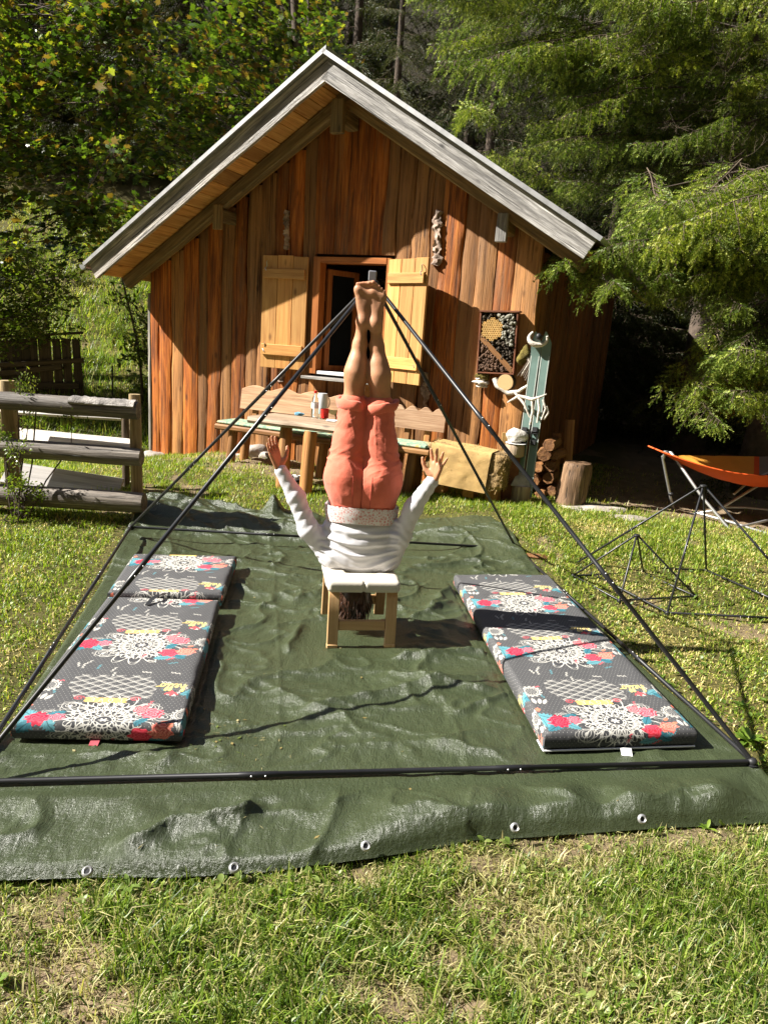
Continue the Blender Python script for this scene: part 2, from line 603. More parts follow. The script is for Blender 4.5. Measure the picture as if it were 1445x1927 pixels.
far = np.maximum(sstep(10.5, 14, Y) * sstep(-3.4, -2.4, X + n1[..., 0]), np.maximum(sstep(-6, -9, Y), np.maximum(sstep(12, 16, X), sstep(19, 24, Y))))[..., None]
gc = gc * (1 - far) + np.array([.022, .017, .009]) * far  # dark forest floor: shade under the trees is put into this colour
tg = NT('ground_earth_and_thatch')
tg.P(col=tg.n('Attribute', attribute_name='Col').outputs['Color'], rough=.95, spec=.2)
tg.bump(tg.noise(tg.n('TexCoord').outputs['Object'], 60, 6, .7), .8, .02)
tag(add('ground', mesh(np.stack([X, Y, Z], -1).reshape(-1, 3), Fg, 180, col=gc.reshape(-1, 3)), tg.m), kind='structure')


# ------------------------------------------------------------------ grass
def blades(P, h, lean, az, w, col, flat3=False, curl=None):
    """P base points, bent grass blades"""
    n = len(P)
    d = np.stack([np.cos(az), np.sin(az), np.zeros(n)], -1)
    s = np.stack([-np.sin(az), np.cos(az), np.zeros(n)], -1) * w[:, None]
    up = np.array([0, 0, 1.])
    tip = P + d * (h * np.sin(lean))[:, None] + up * (h * np.cos(lean))[:, None]
    if flat3:
        V = np.stack([P - s, P + s, tip], 1).reshape(-1, 3)
        F = np.arange(n * 3).reshape(n, 3)
        return V, F, np.repeat(col, 3, 0)
    l2 = lean * .45
    mid = P + d * (h * .55 * np.sin(l2))[:, None] + up * (h * .55 * np.cos(l2))[:, None]
    V = np.stack([P - s * .8, P + s * .8, mid - s, mid + s, tip], 1).reshape(-1, 3)
    b = np.arange(n)[:, None] * 5
    F = np.concatenate([b + [[0, 1, 3]], b + [[0, 3, 2]], b + [[2, 3, 4]]], 1).reshape(-1, 3)
    return V, F, np.repeat(col, 5, 0)


def grass_cols(n, dry, r):
    base = np.array([[.145, .23, .022], [.22, .305, .034], [.34, .39, .07], [.07, .125, .013]])
    c = base[r.integers(0, 4, n)] * r.uniform(.75, 1.3, (n, 1))
    dc = np.array([[.66, .55, .27], [.52, .42, .17], [.58, .52, .22]])[r.integers(0, 3, n)] * r.uniform(.7, 1.2, (n, 1))
    k = (r.random(n) < dry)[:, None]
    return np.where(k, dc, c)


M_grass = leafmat('grass_blades', .38, .42, .4)
r = np.random.default_rng(5)
parts = []


def scatter(n, x0, x1, y0, y1, hmin, hmax, w, thr, flat3, cl=.12, dryb=.15, seed=0):
    nc = n // 14
    cx, cy = r.uniform(x0, x1, nc), r.uniform(y0, y1, nc)
    k = r.integers(0, nc, n)
    x = cx[k] + r.normal(0, cl, n) * .35
    y = cy[k] + r.normal(0, cl, n) * .35
    sm = soil_mask(x, y)
    ok = (r.random(n) > sm * thr) & ~inpoly(x, y, (TARP_POLY - [-.2, 3.9]) * .99 + [-.2, 3.9])
    px, py = x - FC[0], y - FC[1]
    s = px * FA[0] + py * FA[1]
    o = px * FN[0] + py * FN[1]
    ok &= ~((o > -.02) & (s < .05) & (s > -4.7) & (o < 5))
    x, y, k, sm = x[ok], y[ok], k[ok], sm[ok]
    m = len(x)
    p = np.stack([x, y], -1)
    lush = fbm(p * 1.7, 3, 61)
    tall = r.uniform(.55, 1.25, nc)[k]
    h = r.uniform(hmin, hmax, m) * tall * (1 + .5 * lush)
    caz = r.uniform(0, 6.28, nc)[k]
    az = caz + r.normal(0, .9, m)
    h = h * np.where(inpoly(x, y, (TARP_POLY - [-.2, 3.9]) * 1.05 + [-.2, 3.9]), .5, 1.)
    lean = np.clip(np.abs(r.normal(.68, .45, m)), 0, 1.5)
    dry = dryb + .5 * np.clip(-lush * 1.6, 0, 1) + .3 * sm
    c = grass_cols(m, dry, r)
    isd = c[:, 0] > c[:, 1]
    lean = np.where(isd & (r.random(m) < .6), r.uniform(1.1, 1.5, m), lean)
    c = c * (.85 + .3 * r.random(nc)[k][:, None])
    P = np.stack([x, y, ground_z(x, y) + SMz(sm)], -1)
    return blades(P, h, lean, az, np.full(m, w) * r.uniform(.6, 1.3, m), c, flat3)


def SMz(sm):
    return -.006 - .012 * sm


def cat(bs):
    V, F, C, n = [], [], [], 0
    for v, f, c in bs:
        V.append(v)
        F.append(f + n)
        C.append(c)
        n += len(v)
    return np.concatenate(V), np.concatenate(F), np.concatenate(C)


near = [scatter(85000, -1.35, 1.75, 1.0, 2.45, .025, .065, .0017, .97, False),
        scatter(22000, -1.35, 1.75, 1.0, 2.45, .05, .10, .002, .98, False, cl=.08, dryb=.1),
        scatter(30000, -1.35, 1.75, 1.0, 2.45, .03, .085, .0014, .2, False, dryb=.75)]
V, F, C = cat(near)
tag(add('foreground_grass', mesh(V, F, col=C), M_grass), 'long tufted grass and dry stalks in front of the green tarp', 'grass', kind='stuff')
far_ = [scatter(70000, 1.0, 3.4, 2.3, 6.4, .02, .05, .0028, .95, False),
        scatter(50000, -3.4, -1.2, 2.3, 5.6, .02, .05, .0028, .95, False),
        scatter(260000, -4.2, 4.4, 5.3, 9.4, .03, .06, .005, .97, True)]
V, F, C = cat(far_)
tag(add('lawn_grass', mesh(V, F, col=C), M_grass), 'short sunlit lawn around the tarp and in front of the hut', 'grass', kind='stuff')
hb = [scatter(90000, -9, -1.6, 9.3, 17, .06, .2, .007, .7, True, cl=.3, dryb=.18)]
V, F, C = cat(hb)
tag(add('slope_grass', mesh(V, F, col=C), M_grass), 'rough sunlit meadow grass on the slope left of the hut', 'grass', kind='stuff')


def leaf_plant(n, L, wd, r, droop=.5, cols=((.12, .2, .03), (.2, .27, .05))):
    """rosette of bent leaves"""
    Vs, Fs, Cs, o = [], [], [], 0
    for i in range(n):
        az = r.uniform(0, 6.28)
        e = r.uniform(.25, 1.1)
        l = L * r.uniform(.6, 1.15)
        t = np.linspace(0, 1, 5)
        rr = l * t * math.cos(e) + 0
        zz = l * (t * math.sin(e) - droop * t * t * .6)
        ww = wd * np.array([.15, .8, 1., .7, .03]) * r.uniform(.7, 1.2)
        dx, dy = math.cos(az), math.sin(az)
        c = np.c_[rr * dx, rr * dy, zz]
        sd = np.c_[-dy * ww, dx * ww, ww * .3]
        V = np.concatenate([c - sd, c, c + np.c_[dy * ww, -dx * ww, ww * .3]])
        V[:5] = c + np.c_[-dy * ww, dx * ww, ww * .3]
        for a in range(4):
            Fs.append((o + a, o + a + 1, o + 6 + a, o + 5 + a))
            Fs.append((o + 5 + a, o + 6 + a, o + 11 + a, o + 10 + a))
        Vs.append(V)
        ca, cb = np.array(cols[0]), np.array(cols[1])
        Cs.append(np.repeat((ca + (cb - ca) * r.random())[None], 15, 0))
        o += 15
    return np.concatenate(Vs), np.array(Fs), np.concatenate(Cs)


# low broad leaves mixed through the turf
bs = []
for i in range(420):
    x, y = r.uniform(-1.2, 1.6), r.uniform(1.05, 2.4)
    if inpoly(np.array([x]), np.array([y]), TARP_POLY)[0] or r.random() < soil_mask(np.array([x]), np.array([y]))[0]:
        continue
    v, f, c = leaf_plant(r.integers(3, 6), r.uniform(.02, .045), r.uniform(.006, .012), r, .4, ((.16, .24, .04), (.32, .36, .1)))
    bs.append((v + [x, y, float(ground_z(x, y)) + .01], f, c))
for i in range(520):
    x, y = r.uniform(1.3, 3.2), r.uniform(2.3, 5.8)
    v, f, c = leaf_plant(3, r.uniform(.02, .045), r.uniform(.006, .012), r, .4, ((.09, .15, .02), (.17, .24, .04)))
    bs.append((v + [x, y, float(ground_z(x, y)) + .01], f, c))
V, F, C = cat(bs)
tag(add('clover_leaves', mesh(V, F, 180, col=C), M_grass), 'small clover and plantain leaves spread through the turf', 'ground cover', kind='stuff')

bs = []
n_ = 0
rr = np.random.default_rng(15)
ico = blob(1, 3, .3, 1)
icoV, icoF = ico[0], np.array(ico[1])
cxy = np.stack([rr.uniform(-1.3, 1.7, 16000), rr.uniform(1.05, 2.4, 16000)], -1)
cxy = cxy[(rr.random(16000) < soil_mask(cxy[:, 0], cxy[:, 1]) ** 2) & ~inpoly(cxy[:, 0], cxy[:, 1], TARP_POLY)][:2600]
czz = ground_z(cxy[:, 0], cxy[:, 1])
for (x, y), z_ in zip(cxy, czz):
    r_ = rr.uniform(.002, .006) * (2.2 if rr.random() < .08 else 1)
    q_ = rr.normal(0, 1, (3, 3))
    q_ = np.linalg.qr(q_)[0]
    bs.append((icoV @ q_ * [1, 1, .7] * r_ + [x, y, z_ - .012], icoF, np.repeat(np.array([[.24, .175, .11]]) * rr.uniform(.5, 1.2), len(icoV), 0)))
V, F, C = cat(bs)
tag(add('soil_crumbs', mesh(V, F, col=C), tg.m), 'crumbs of bare earth between the grass tufts', 'soil', kind='stuff')

# =================================================================== HUT
hut = thing('wooden_hut', 'old brown wooden hut with a gable roof and open shutters', 'hut', M=HUTM)
UR, ZR = FS(613, 90, -.64)
ELu, ELz = FS(165, 490, -.64)
ERu, ERz = FS(1130, 440, -.64)
kL, kR = (ZR - ELz) / (UR - ELu), (ZR - ERz) / (ERu - UR)
WL, WR = -4.67, -.04
OV, DEPTH = -.64, 5.3


def roof_z(u, drop=0.):
    return np.where(u < UR, ZR - (UR - u) * kL, ZR - (u - UR) * kR) - drop


def hl(V):
    """hut-local verts"""
    return np.asarray(V, float)


WINL, WINR, WINB, WINT = -2.43, -1.53, 1.19, 2.40
# dark backing walls
bk = []
dk = .29
for a, b, z0, z1 in ((WL + .03, WINL, -.15, None), (WINR, WR - .03, -.15, None), (WINL, WINR, -.15, WINB), (WINL, WINR, WINT, None)):
    us = [a] + ([UR] if a < UR < b else []) + [b]
    top = [float(roof_z(np.array(u), dk)) if z1 is None else z1 for u in us]
    n = len(us)
    v = [(u, .03, z0) for u in us] + [(u, .03, z) for u, z in zip(us, top)] + [(u, .11, z0) for u in us] + [(u, .11, z) for u, z in zip(us, top)]
    f = []
    for i in range(n - 1):
        f += [(i, i + 1, n + i + 1, n + i), (2 * n + i + 1, 2 * n + i, 3 * n + i, 3 * n + i + 1), (n + i, n + i + 1, 3 * n + i + 1, 3 * n + i), (i + 1, i, 2 * n + i, 2 * n + i + 1)]
    f += [(0, n, 3 * n, 2 * n), (n - 1, 3 * n - 1, 4 * n - 1, 2 * n - 1)]
    bk.append((np.array(v), f))
add('front_wall', merge(bk), M_inside, hut, HUTM, smooth=None)
zL, zR = float(roof_z(np.array(WL), dk)), float(roof_z(np.array(WR), dk))
add('side_wall', boxg((WR - .12, .115, -.15), (WR - .05, DEPTH, zR - .01)), M_inside, hut, HUTM, smooth=None)
add('side_wall', boxg((WL + .05, .115, -.15), (WL + .12, DEPTH, zL - .01)), M_inside, hut, HUTM, smooth=None)
bw_ = [(WL + .125, -.15), (WR - .125, -.15)] + [(u, float(roof_z(np.array(u), .3))) for u in (WR - .125, UR, WL + .125)]
add('back_wall', loft([[(u, o, z) for u, z in bw_] for o in (DEPTH - .1, DEPTH - .02)]), M_inside, hut, HUTM, smooth=None)
add('floor', boxg((WL + .125, .115, .1), (WR - .125, DEPTH - .105, .14)), M_inside, hut, HUTM, smooth=None)


def plank_geo(w, z0, z1, u, thick, seed, crown=.012, wane=.012, clip=True, nz=None):
    """upright plank with rounded face and wavy waney edges; local x across, z up, face at -y"""
    r = np.random.default_rng(seed)
    L = z1 - z0
    n = nz or max(5, int(L / .16))
    xs = np.array([-1, -.93, -.5, 0, .5, .93, 1.])
    ys = -thick - crown * (1 - xs ** 2) + np.array([.5, .12, 0, 0, 0, .12, .5]) * thick
    rings = []
    for i in range(n + 1):
        t = i / n
        z = t * L
        e1 = wane * 2 * fbm(np.array([[(z0 + z) * 2.2, seed * 3.1]]), 3, seed)[0]
        e2 = wane * 2 * fbm(np.array([[(z0 + z) * 2.2, seed * 5.7 + 40]]), 3, seed)[0]
        xx = np.where(xs < 0, xs * (w / 2 + e1), xs * (w / 2 + e2))
        yy = ys + .010 * fbm(np.c_[xx * 20, np.full(7, (z0 + z) * 2.5), np.full(7, seed)], 3, seed)
        zz = np.full(7, z)
        if i == n and clip:
            zz = np.minimum(z + .25, roof_z(u + xx, .285) - z0)
        ring = np.c_[xx, yy, zz]
        back = np.c_[[xx[-1], xx[0]], [0, 0], [zz[-1], zz[0]]]
        rings.append(np.concatenate([ring, back]))
    return loft(rings)


# front planks
us, u = [], WL
pr = np.random.default_rng(3)
edges = [WL]
for stop in (WINL, WINR, WR):
    while edges[-1] < stop - .001:
        w = pr.uniform(.14, .225)
        if edges[-1] + w > stop - .09:
            w = stop - edges[-1]
            if w > .26:
                w /= 2
        edges.append(edges[-1] + w)
barkset = {}
for i in range(len(edges) - 1):
    a, b = edges[i], edges[i + 1]
    um, w = (a + b) / 2, (b - a)
    zb = .155 if um > -2.2 else max(-.02, float(ground_z(*HU(um, -.1, 0)[:2])) - .03)
    zt = float(roof_z(np.array(um), .285))
    segs = [(zb, zt, True)]
    if a >= WINL - .01 and b <= WINR + .01:
        segs = [(zb, WINB - .03, False), (WINT + .03, zt, True)]
    for q, (z0, z1, cl) in enumerate(segs):
        th = .028 + .012 * (i % 2)
        g = plank_geo(w + (.022 if i % 2 else .002), z0, z1 - (.25 if cl else 0), um, th, 100 + i * 2 + q, .013 if um < -2.9 else .004, .021, cl)
        add('plank', g, M_plank, hut, HUTM @ Matrix.Translation((um, 0, z0)), smooth=50)
# strips of bark left on two planks
for (x, y0, y1, w) in ((528, 690, 720, .05), (822, 395, 500, .07), (800, 700, 790, .06), (538, 395, 470, .045)):
    s0, za = FS(x, y1, -.07)
    s1, zb_ = FS(x, y0, -.07)
    rings = []
    for i in range(42):
        t = i / 41
        nz_ = fbm(np.array([[t * 9, x * 1.3], [t * 9 + 40, x * .7], [t * 20, x]]), 4, 17)
        e0, e1 = w * (.55 + .9 * nz_[0]), w * (.55 + .9 * nz_[1])
        if i in (0, 41):
            e0 = e1 = .006
        cx = s0 + (s1 - s0) * t
        zz = za + (zb_ - za) * t
        hgt = fbm(np.array([[t * 16, j * 1.1 + x] for j in range(6)]), 3, 19) * .03
        xs_ = np.linspace(cx - e0, cx + e1, 6)
        rings.append([(xs_[0], -.035, zz)] + [(xs_[j], -.066 - .012 * (1 - abs(j - 2.5) / 2.5) - hgt[j], zz) for j in range(6)] + [(xs_[5], -.035, zz)])
    add('bark_strip', loft(rings), M_pbark, hut, HUTM, smooth=60)
# side planks (right hand side, in shade)
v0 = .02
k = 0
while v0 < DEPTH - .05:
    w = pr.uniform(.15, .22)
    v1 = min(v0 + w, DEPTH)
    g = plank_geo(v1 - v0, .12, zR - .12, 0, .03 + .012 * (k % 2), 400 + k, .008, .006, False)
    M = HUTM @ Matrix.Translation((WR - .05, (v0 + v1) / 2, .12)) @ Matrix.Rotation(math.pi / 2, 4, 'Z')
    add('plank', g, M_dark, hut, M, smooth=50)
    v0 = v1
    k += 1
# corner board
add('corner_board', bar(.04, .05, 1.9, .006, 4, .03, 3), M_grey, hut, HUTM @ Matrix.Translation((WL - .02, -.01, .05)))

# roof deck boards parallel to the ridge
DT = .035
for side in (-1, 1):
    e_u, e_z = (ELu, ELz) if side < 0 else (ERu, ERz)
    d = np.array([e_u - UR, e_z - ZR])
    L = np.linalg.norm(d)
    d /= L
    nrm = np.array([-d[1], d[0]]) * (1 if side > 0 else -1)
    nrm = nrm if nrm[1] > 0 else -nrm
    nb = 18
    cuts = np.cumsum(np.r_[0, pr.uniform(.8, 1.2, nb)])
    cuts = cuts / cuts[-1] * (L - .02)
    ang = math.atan2(d[1], d[0])
    for i in range(nb):
        a, b = cuts[i] + .0025, cuts[i + 1] - .0025
        c = np.array([UR, ZR]) + d * (a + b) / 2 - nrm * (.165 + .003 * (i % 2))
        M = HUTM @ Matrix(((d[0], nrm[0], 0, c[0]), (0, 0, 1, OV + .045), (d[1], nrm[1], 0, c[1]), (0, 0, 0, 1)))
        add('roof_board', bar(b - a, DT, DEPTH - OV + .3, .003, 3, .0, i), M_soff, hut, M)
    # sheet roofing on top
    q = lambda t, o, h: (UR + d[0] * t + nrm[0] * h, o, ZR + d[1] * t + nrm[1] * h)
    c0, c1 = -.05, .006
    rs = [[q(t, o, h) for t, h in ((0 if side < 0 else .012, -.05), (L + .04, -.05), (L + .04, -.012), (-.03 if side < 0 else .012, -.012))] for o in (OV - .05, DEPTH + .35)]
    add('roof_sheet', loft(rs), M_zinc, hut, HUTM)
    # barge board
    p = [np.array(q(t, 0, -.052)) for t in (0, L)]
    bw = .172
    rings = []
    nn = 14
    for i in range(nn + 1):
        t = i / nn * L
        wob = .006 * vn(np.array([[t * 2, side * 3.]]), 77)[0]
        tl = (0 if i else 0)
        hb = -.055 - bw + wob
        # mitre at the ridge: keep the joint upright
        t_lo = t + (bw * abs(d[1]) / abs(d[0]) if i == 0 else 0)
        P = [(t, -.052), (t_lo, hb)]
        ring = []
        for o in (OV, OV + .04):
            for (tt, h) in (P if o == OV else P[::-1]):
                ring.append(q(tt, o, h))
        rings.append(ring)
    # own frame so that grain runs along the board
    rings = np.array(rings)
    org = np.array(q(0, OV, -.1))
    ax = np.array([d[0], 0, d[1]])
    ny = np.array([nrm[0], 0, nrm[1]])
    B = np.stack([ny, np.cross(ax, ny), ax], 1)
    loc = (rings - org) @ B
    Mb = Matrix([list(B[i]) + [org[i]] for i in range(3)] + [[0, 0, 0, 1]])
    add('barge_board', loft(list(loc)), M_barge, hut, HUTM @ Mb, smooth=30)
    # rafter under the overhang
    for o in (-.2,):
        p0 = q(.02, o, -.255)
        p1 = q(L - .02, o, -.255)
        w0, w1 = [HUTM @ Vector(p) for p in (p0, p1)]
        beam('rafter', w0, w1, .1, .13, M_raft, hut, up=HUTM.to_3x3() @ Vector((nrm[0], 0, nrm[1])), n=8, wob=.05, seed=side + 3, c=.012)
    # rafter tight against the wall
    for o in (-.09,):
        w0, w1 = [HUTM @ Vector(q(t, o, -.225)) for t in (.02, L - .35)]
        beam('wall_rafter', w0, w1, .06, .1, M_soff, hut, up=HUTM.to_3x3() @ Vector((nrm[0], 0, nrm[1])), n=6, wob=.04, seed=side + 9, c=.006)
    # intermediate purlins with a hanging end block
    tp = L * .55 if side < 0 else L * .72
    cu, _, cz = q(tp, 0, -.37)
    w0, w1 = HUTM @ Vector((cu, -.26, cz)), HUTM @ Vector((cu, .3, cz))
    beam('purlin', w0, w1, .1, .13, M_raft, hut, c=.012, n=3, wob=.03, seed=5)
    beam('purlin_block', HUTM @ Vector((cu, -.30, cz - .15)), HUTM @ Vector((cu, -.30, cz + .10)), .1, .05, M_grey if side > 0 else M_raft, hut, up=HUTM.to_3x3() @ Vector((0, 1, 0)), c=.006, n=3, wob=.05)
beam('ridge_purlin', HUTM @ Vector((UR, -.30, ZR - .46)), HUTM @ Vector((UR, .3, ZR - .46)), .13, .15, M_raft, hut, c=.012, n=3)
beam('ridge_block', HUTM @ Vector((UR + .01, -.365, ZR - .64)), HUTM @ Vector((UR + .01, -.365, ZR - .34)), .13, .06, M_raft, hut, up=HUTM.to_3x3() @ Vector((0, 1, 0)), c=.006, n=3, wob=.05)
# gutter along the left eave
gr = []
for o in (OV - .02, DEPTH + .3):
    a = np.linspace(math.pi, 2 * math.pi, 9)
    out = [(ELu - .048 + math.cos(t) * .055, o, ELz - .05 + math.sin(t) * .055) for t in a]
    inn = [(ELu - .048 + math.cos(t) * .048, o, ELz - .05 + math.sin(t) * .048) for t in a[::-1]]
    gr.append(out + inn)
gut = add('gutter', loft(gr), M_metal, hut, HUTM)
a = np.linspace(math.pi, 2 * math.pi, 9)
add('gutter_end', loft([[(ELu - .048 + math.cos(t) * .047, o, ELz - .05 + math.sin(t) * .047) for t in a] for o in (OV - .03, OV - .022)]), M_metal, hut, HUTM)

# window
wf = thing('window', None, None, M=HUTM)
wf.parent = hut
wf.matrix_basis = Matrix()


def hbox(name, lo, hi, mat, parent, c=.004):
    lo, hi = np.array(lo), np.array(hi)
    s = hi - lo
    ax = int(np.argmax(s))
    cen = (lo + hi) / 2
    if ax == 2:
        M = Matrix.Translation((cen[0], cen[1], lo[2]))
        return add(name, bar(s[0], s[1], s[2], c), mat, parent, HUTM @ M)
    if ax == 0:
        M = Matrix.Translation((lo[0], cen[1], cen[2])) @ Matrix.Rotation(math.pi / 2, 4, 'Y')
        return add(name, bar(s[2], s[1], s[0], c), mat, parent, HUTM @ M)
    M = Matrix.Translation((cen[0], lo[1], cen[2])) @ Matrix.Rotation(-math.pi / 2, 4, 'X')
    return add(name, bar(s[0], s[2], s[1], c), mat, parent, HUTM @ M)


hbox('frame', (WINL, -.07, WINB), (WINL + .085, .06, WINT), M_wind, wf)
hbox('frame', (WINR - .05, -.07, WINB), (WINR, .06, WINT), M_wind, wf)
hbox('frame', (WINL + .086, -.075, WINT - .06), (WINR - .051, .06, WINT), M_wind, wf)
hbox('frame', (WINL + .086, -.06, WINB), (WINR - .051, .06, WINB + .035), M_white, wf)
hbox('outer_sill', (WINL - .04, -.17, WINB - .055), (WINR + .04, -.01, WINB - .025), M_grey, wf)
# casement opened inwards on the left
cw, ch = .40, 1.06
CM = HUTM @ Matrix.Translation((WINL + .1, .07, WINB + .04)) @ Matrix.Rotation(math.radians(62), 4, 'Z')
cs = add('casement', merge([boxg((0, -.02, 0), (.055, .02, ch)), boxg((cw - .055, -.02, 0), (cw, .02, ch)), boxg((.056, -.018, 0), (cw - .056, .018, .055)), boxg((.056, -.018, ch - .055), (cw - .056, .018, ch))]), M_wind, wf, CM, smooth=None)
add('glass_pane', boxg((.054, -.004, .054), (cw - .054, .004, ch - .054)), M_pane, wf, CM, smooth=None)


# shutters
def shutter(M, w, h, flip, seed):
    s = thing('shutter', None, None, M=M)
    s.parent = hut
    s.matrix_basis = HUTM.inverted() @ M
    r = np.random.default_rng(seed)
    cuts = np.array([0, .34, .68, 1]) * w
    for i in range(3):
        a, b = cuts[i] + .0025, cuts[i + 1] - .0025
        dz = r.uniform(-.006, .006)
        add('board', bar(b - a, .024, h + dz, .003), M_shut, s, M @ Matrix.Translation(((a + b) / 2, -.012, 0)))
    for z, hh in ((.14, .115), (h - .235, .1)):
        add('batten', bar(hh, .028, w - .05, .004), M_shut, s, M @ Matrix.Translation((.025, -.0385, z + hh / 2)) @ Matrix.Rotation(math.pi / 2, 4, 'Y'))
    for z in (.27, h - .06):
        x = w - .06 if not flip else .06
        P = [(x, -.03, z), (x + .01, -.06, z - .01), (x + .012, -.055, z - .04), (x, -.04, z - .06), (x - .012, -.05, z - .075), (x + .006, -.055, z - .1)]
        add('hook', tube(P, .005, 6), M_metal, s, M)
    return s


shutter(HUTM @ Matrix.Translation((-2.475, -.078, 1.215)) @ Matrix.Rotation(math.radians(4), 4, 'Z') @ Matrix.Translation((-.545, 0, 0)), .545, 1.18, True, 1)
shutter(HUTM @ Matrix.Translation((-1.535, -.085, 1.185)) @ Matrix.Rotation(math.radians(-22), 4, 'Z'), .55, 1.2, False, 2)

# foundation stones
for i, (x, y, z, rr) in enumerate(((292, 864, .0, .13), (480, 852, .17, .13), (345, 868, .02, .08), (505, 862, .18, .09), (450, 862, .16, .07))):
    P = FP(x, y, -.1)
    add('foundation_stone', blob(rr, i + 3, .2, 3, (1.2, .8, .75)), M_stone, hut, Matrix.Translation(Vector(P)), smooth=60)


# =================================================================== TARP
def poly_at(P, t, key=None):
    P = np.array(P, float)
    d = np.r_[0, np.cumsum(np.linalg.norm(np.diff(P, axis=0), axis=1))]
    d /= d[-1]
    return np.stack([np.interp(t, d, P[:, 0]), np.interp(t, d, P[:, 1])], -1)


nu, nv = 300, 400
u_, v_ = np.linspace(0, 1, nu), np.linspace(0, 1, nv)
U, Vv = np.meshgrid(u_, v_)
Lc, Rc, Fc, Bc = poly_at(TARP_L, v_), poly_at(TARP_R, v_), poly_at(TARP_F, u_), poly_at(TARP_B, u_)
XY = (Lc[:, None] * (1 - U)[..., None] + Rc[:, None] * U[..., None] + Fc[None] * (1 - Vv)[..., None] + Bc[None] * Vv[..., None]
      - ((1 - U) * (1 - Vv))[..., None] * np.array(TARP_F[0]) - (U * (1 - Vv))[..., None] * np.array(TARP_F[-1])
      - ((1 - U) * Vv)[..., None] * np.array(TARP_B[0]) - (U * Vv)[..., None] * np.array(TARP_B[-1]))
tx, ty = XY[..., 0], XY[..., 1]
g2 = lambda x, y: tuple(G(x, y, .04)[:2])
MATS = [dict(c=[g2(24, 1390), g2(343, 1396), (-.89, 3.80), (-1.494, 3.73)], h=.1), dict(c=[(-1.515, 3.80), (-.895, 3.89), (-.968, 4.606), (-1.62, 4.50)], h=.1),
        dict(c=[g2(1022, 1411), g2(1304, 1402), (1.151, 4.707), (.499, 4.563)], h=.1)]
STOOL_C, STOOL_YAW = np.array([-.105, 3.68]), .18


def flat_zone(x, y):
    m = np.zeros(x.shape)
    for q in MATS:
        P = np.array(q['c'])
        c = P.mean(0)
        for sc_, w in ((1.0, 1.), (1.1, .6)):
            m = np.maximum(m, w * inpoly(x, y, c + (P - c) * sc_))
    d = np.hypot(x - STOOL_C[0], y - STOOL_C[1] + .05)
    return np.maximum(m, .85 * sstep(.36, .22, d))


def ridge(x, y, p0, p1, w, h, seed=0):
    p0, p1 = np.array(p0), np.array(p1)
    d = p1 - p0
    L = np.linalg.norm(d)
    d /= L
    t = ((x - p0[0]) * d[0] + (y - p0[1]) * d[1]) / L
    s = -(x - p0[0]) * d[1] + (y - p0[1]) * d[0]
    s = s + .35 * w * vn(np.stack([t * 5, t * 0 + seed], -1), seed) * 2
    return h * np.exp(-np.abs(s / w) * 1.25) * sstep(-.05, .15, t) * sstep(1.05, .85, t)


p2 = np.stack([tx, ty], -1)
wx = p2 + .25 * np.stack([fbm(p2 * 1.3, 2, 91), fbm(p2 * 1.3 + 9, 2, 92)], -1)
big = .012 * fbm(wx * 1.6, 3, 70)
rg = 1 - np.abs(fbm(wx * 2.2 + 3, 3, 71)) * 2.4
rg2 = 1 - np.abs(fbm(wx @ np.array([[.8, .35], [-.5, 1.3]]) * 3.3 + 31, 3, 73)) * 2.4
wr = .020 * np.clip(rg, 0, 1) ** 5 + .013 * np.clip(rg2, 0, 1) ** 4
wr2 = .003 * (1 - np.abs(fbm(wx @ np.array([[1.6, .5], [-.5, .7]]) * 8, 3, 72)) * 2) + .0028 * (1 - np.abs(fbm(wx @ np.array([[1.8, -.4], [.6, .6]]) * 17, 2, 74)) * 2)
crs = 0
for c_ in (.14, .36, .61, .86):
    crs = crs + np.exp(-np.abs(U - c_ - .004 * vn(np.stack([Vv * 9, Vv * 0 + c_ * 30], -1), 5)) * 3.2 / .011)
for c_ in (.09, .31, .52, .74):
    crs = crs + np.exp(-np.abs(Vv - c_ - .003 * vn(np.stack([U * 9, U * 0 + c_ * 30], -1), 6)) * 4.2 / .011)
fz = flat_zone(tx, ty)
_tc, _ty = np.array([-.138, 3.818]), -.165
_u = (tx - _tc[0]) * math.cos(_ty) - (ty - _tc[1]) * math.sin(_ty)
_w = (tx - _tc[0]) * math.sin(_ty) + (ty - _tc[1]) * math.cos(_ty)
bz = sstep(.16, .03, np.minimum(np.abs(np.abs(_u) - 1.47), np.abs(np.abs(_w) - 1.47)))
hz = (np.abs(big) + wr + wr2 + .006 * crs)
hz *= 1 - .85 * fz
for a in [((-.3, 2.75), (.55, 3.25), .05, .03, 1), ((.1, 3.35), (.62, 3.55), .03, .035, 2), ((-.45, 3.35), (-.42, 3.75), .03, .03, 3), ((-.75, 1.85), (-.35, 2.15), .045, .05, 4),
          ((.3, 4.05), (.5, 4.5), .045, .05, 5), ((.2, 4.9), (.85, 5.2), .05, .035, 6), ((.05, 3.2), (.6, 3.1), .035, .03, 7), ((-.5, 3.0), (.1, 2.6), .04, .02, 8),
          ((-1.2, 2.05), (-.45, 2.35), .05, .035, 9), ((-.9, 2.1), (-.2, 2.25), .03, .018, 10), ((.25, 2.62), (.65, 2.5), .04, .03, 11), ((-.2, 2.5), (.6, 2.75), .05, .014, 12),
          ((-.55, 4.1), (.1, 4.7), .06, .02, 13), ((.2, 3.9), (.48, 4.25), .03, .03, 14), ((-1.35, 1.95), (-1.05, 2.2), .05, .03, 15)]:
    hz += ridge(tx, ty, *a) * (1 - fz)
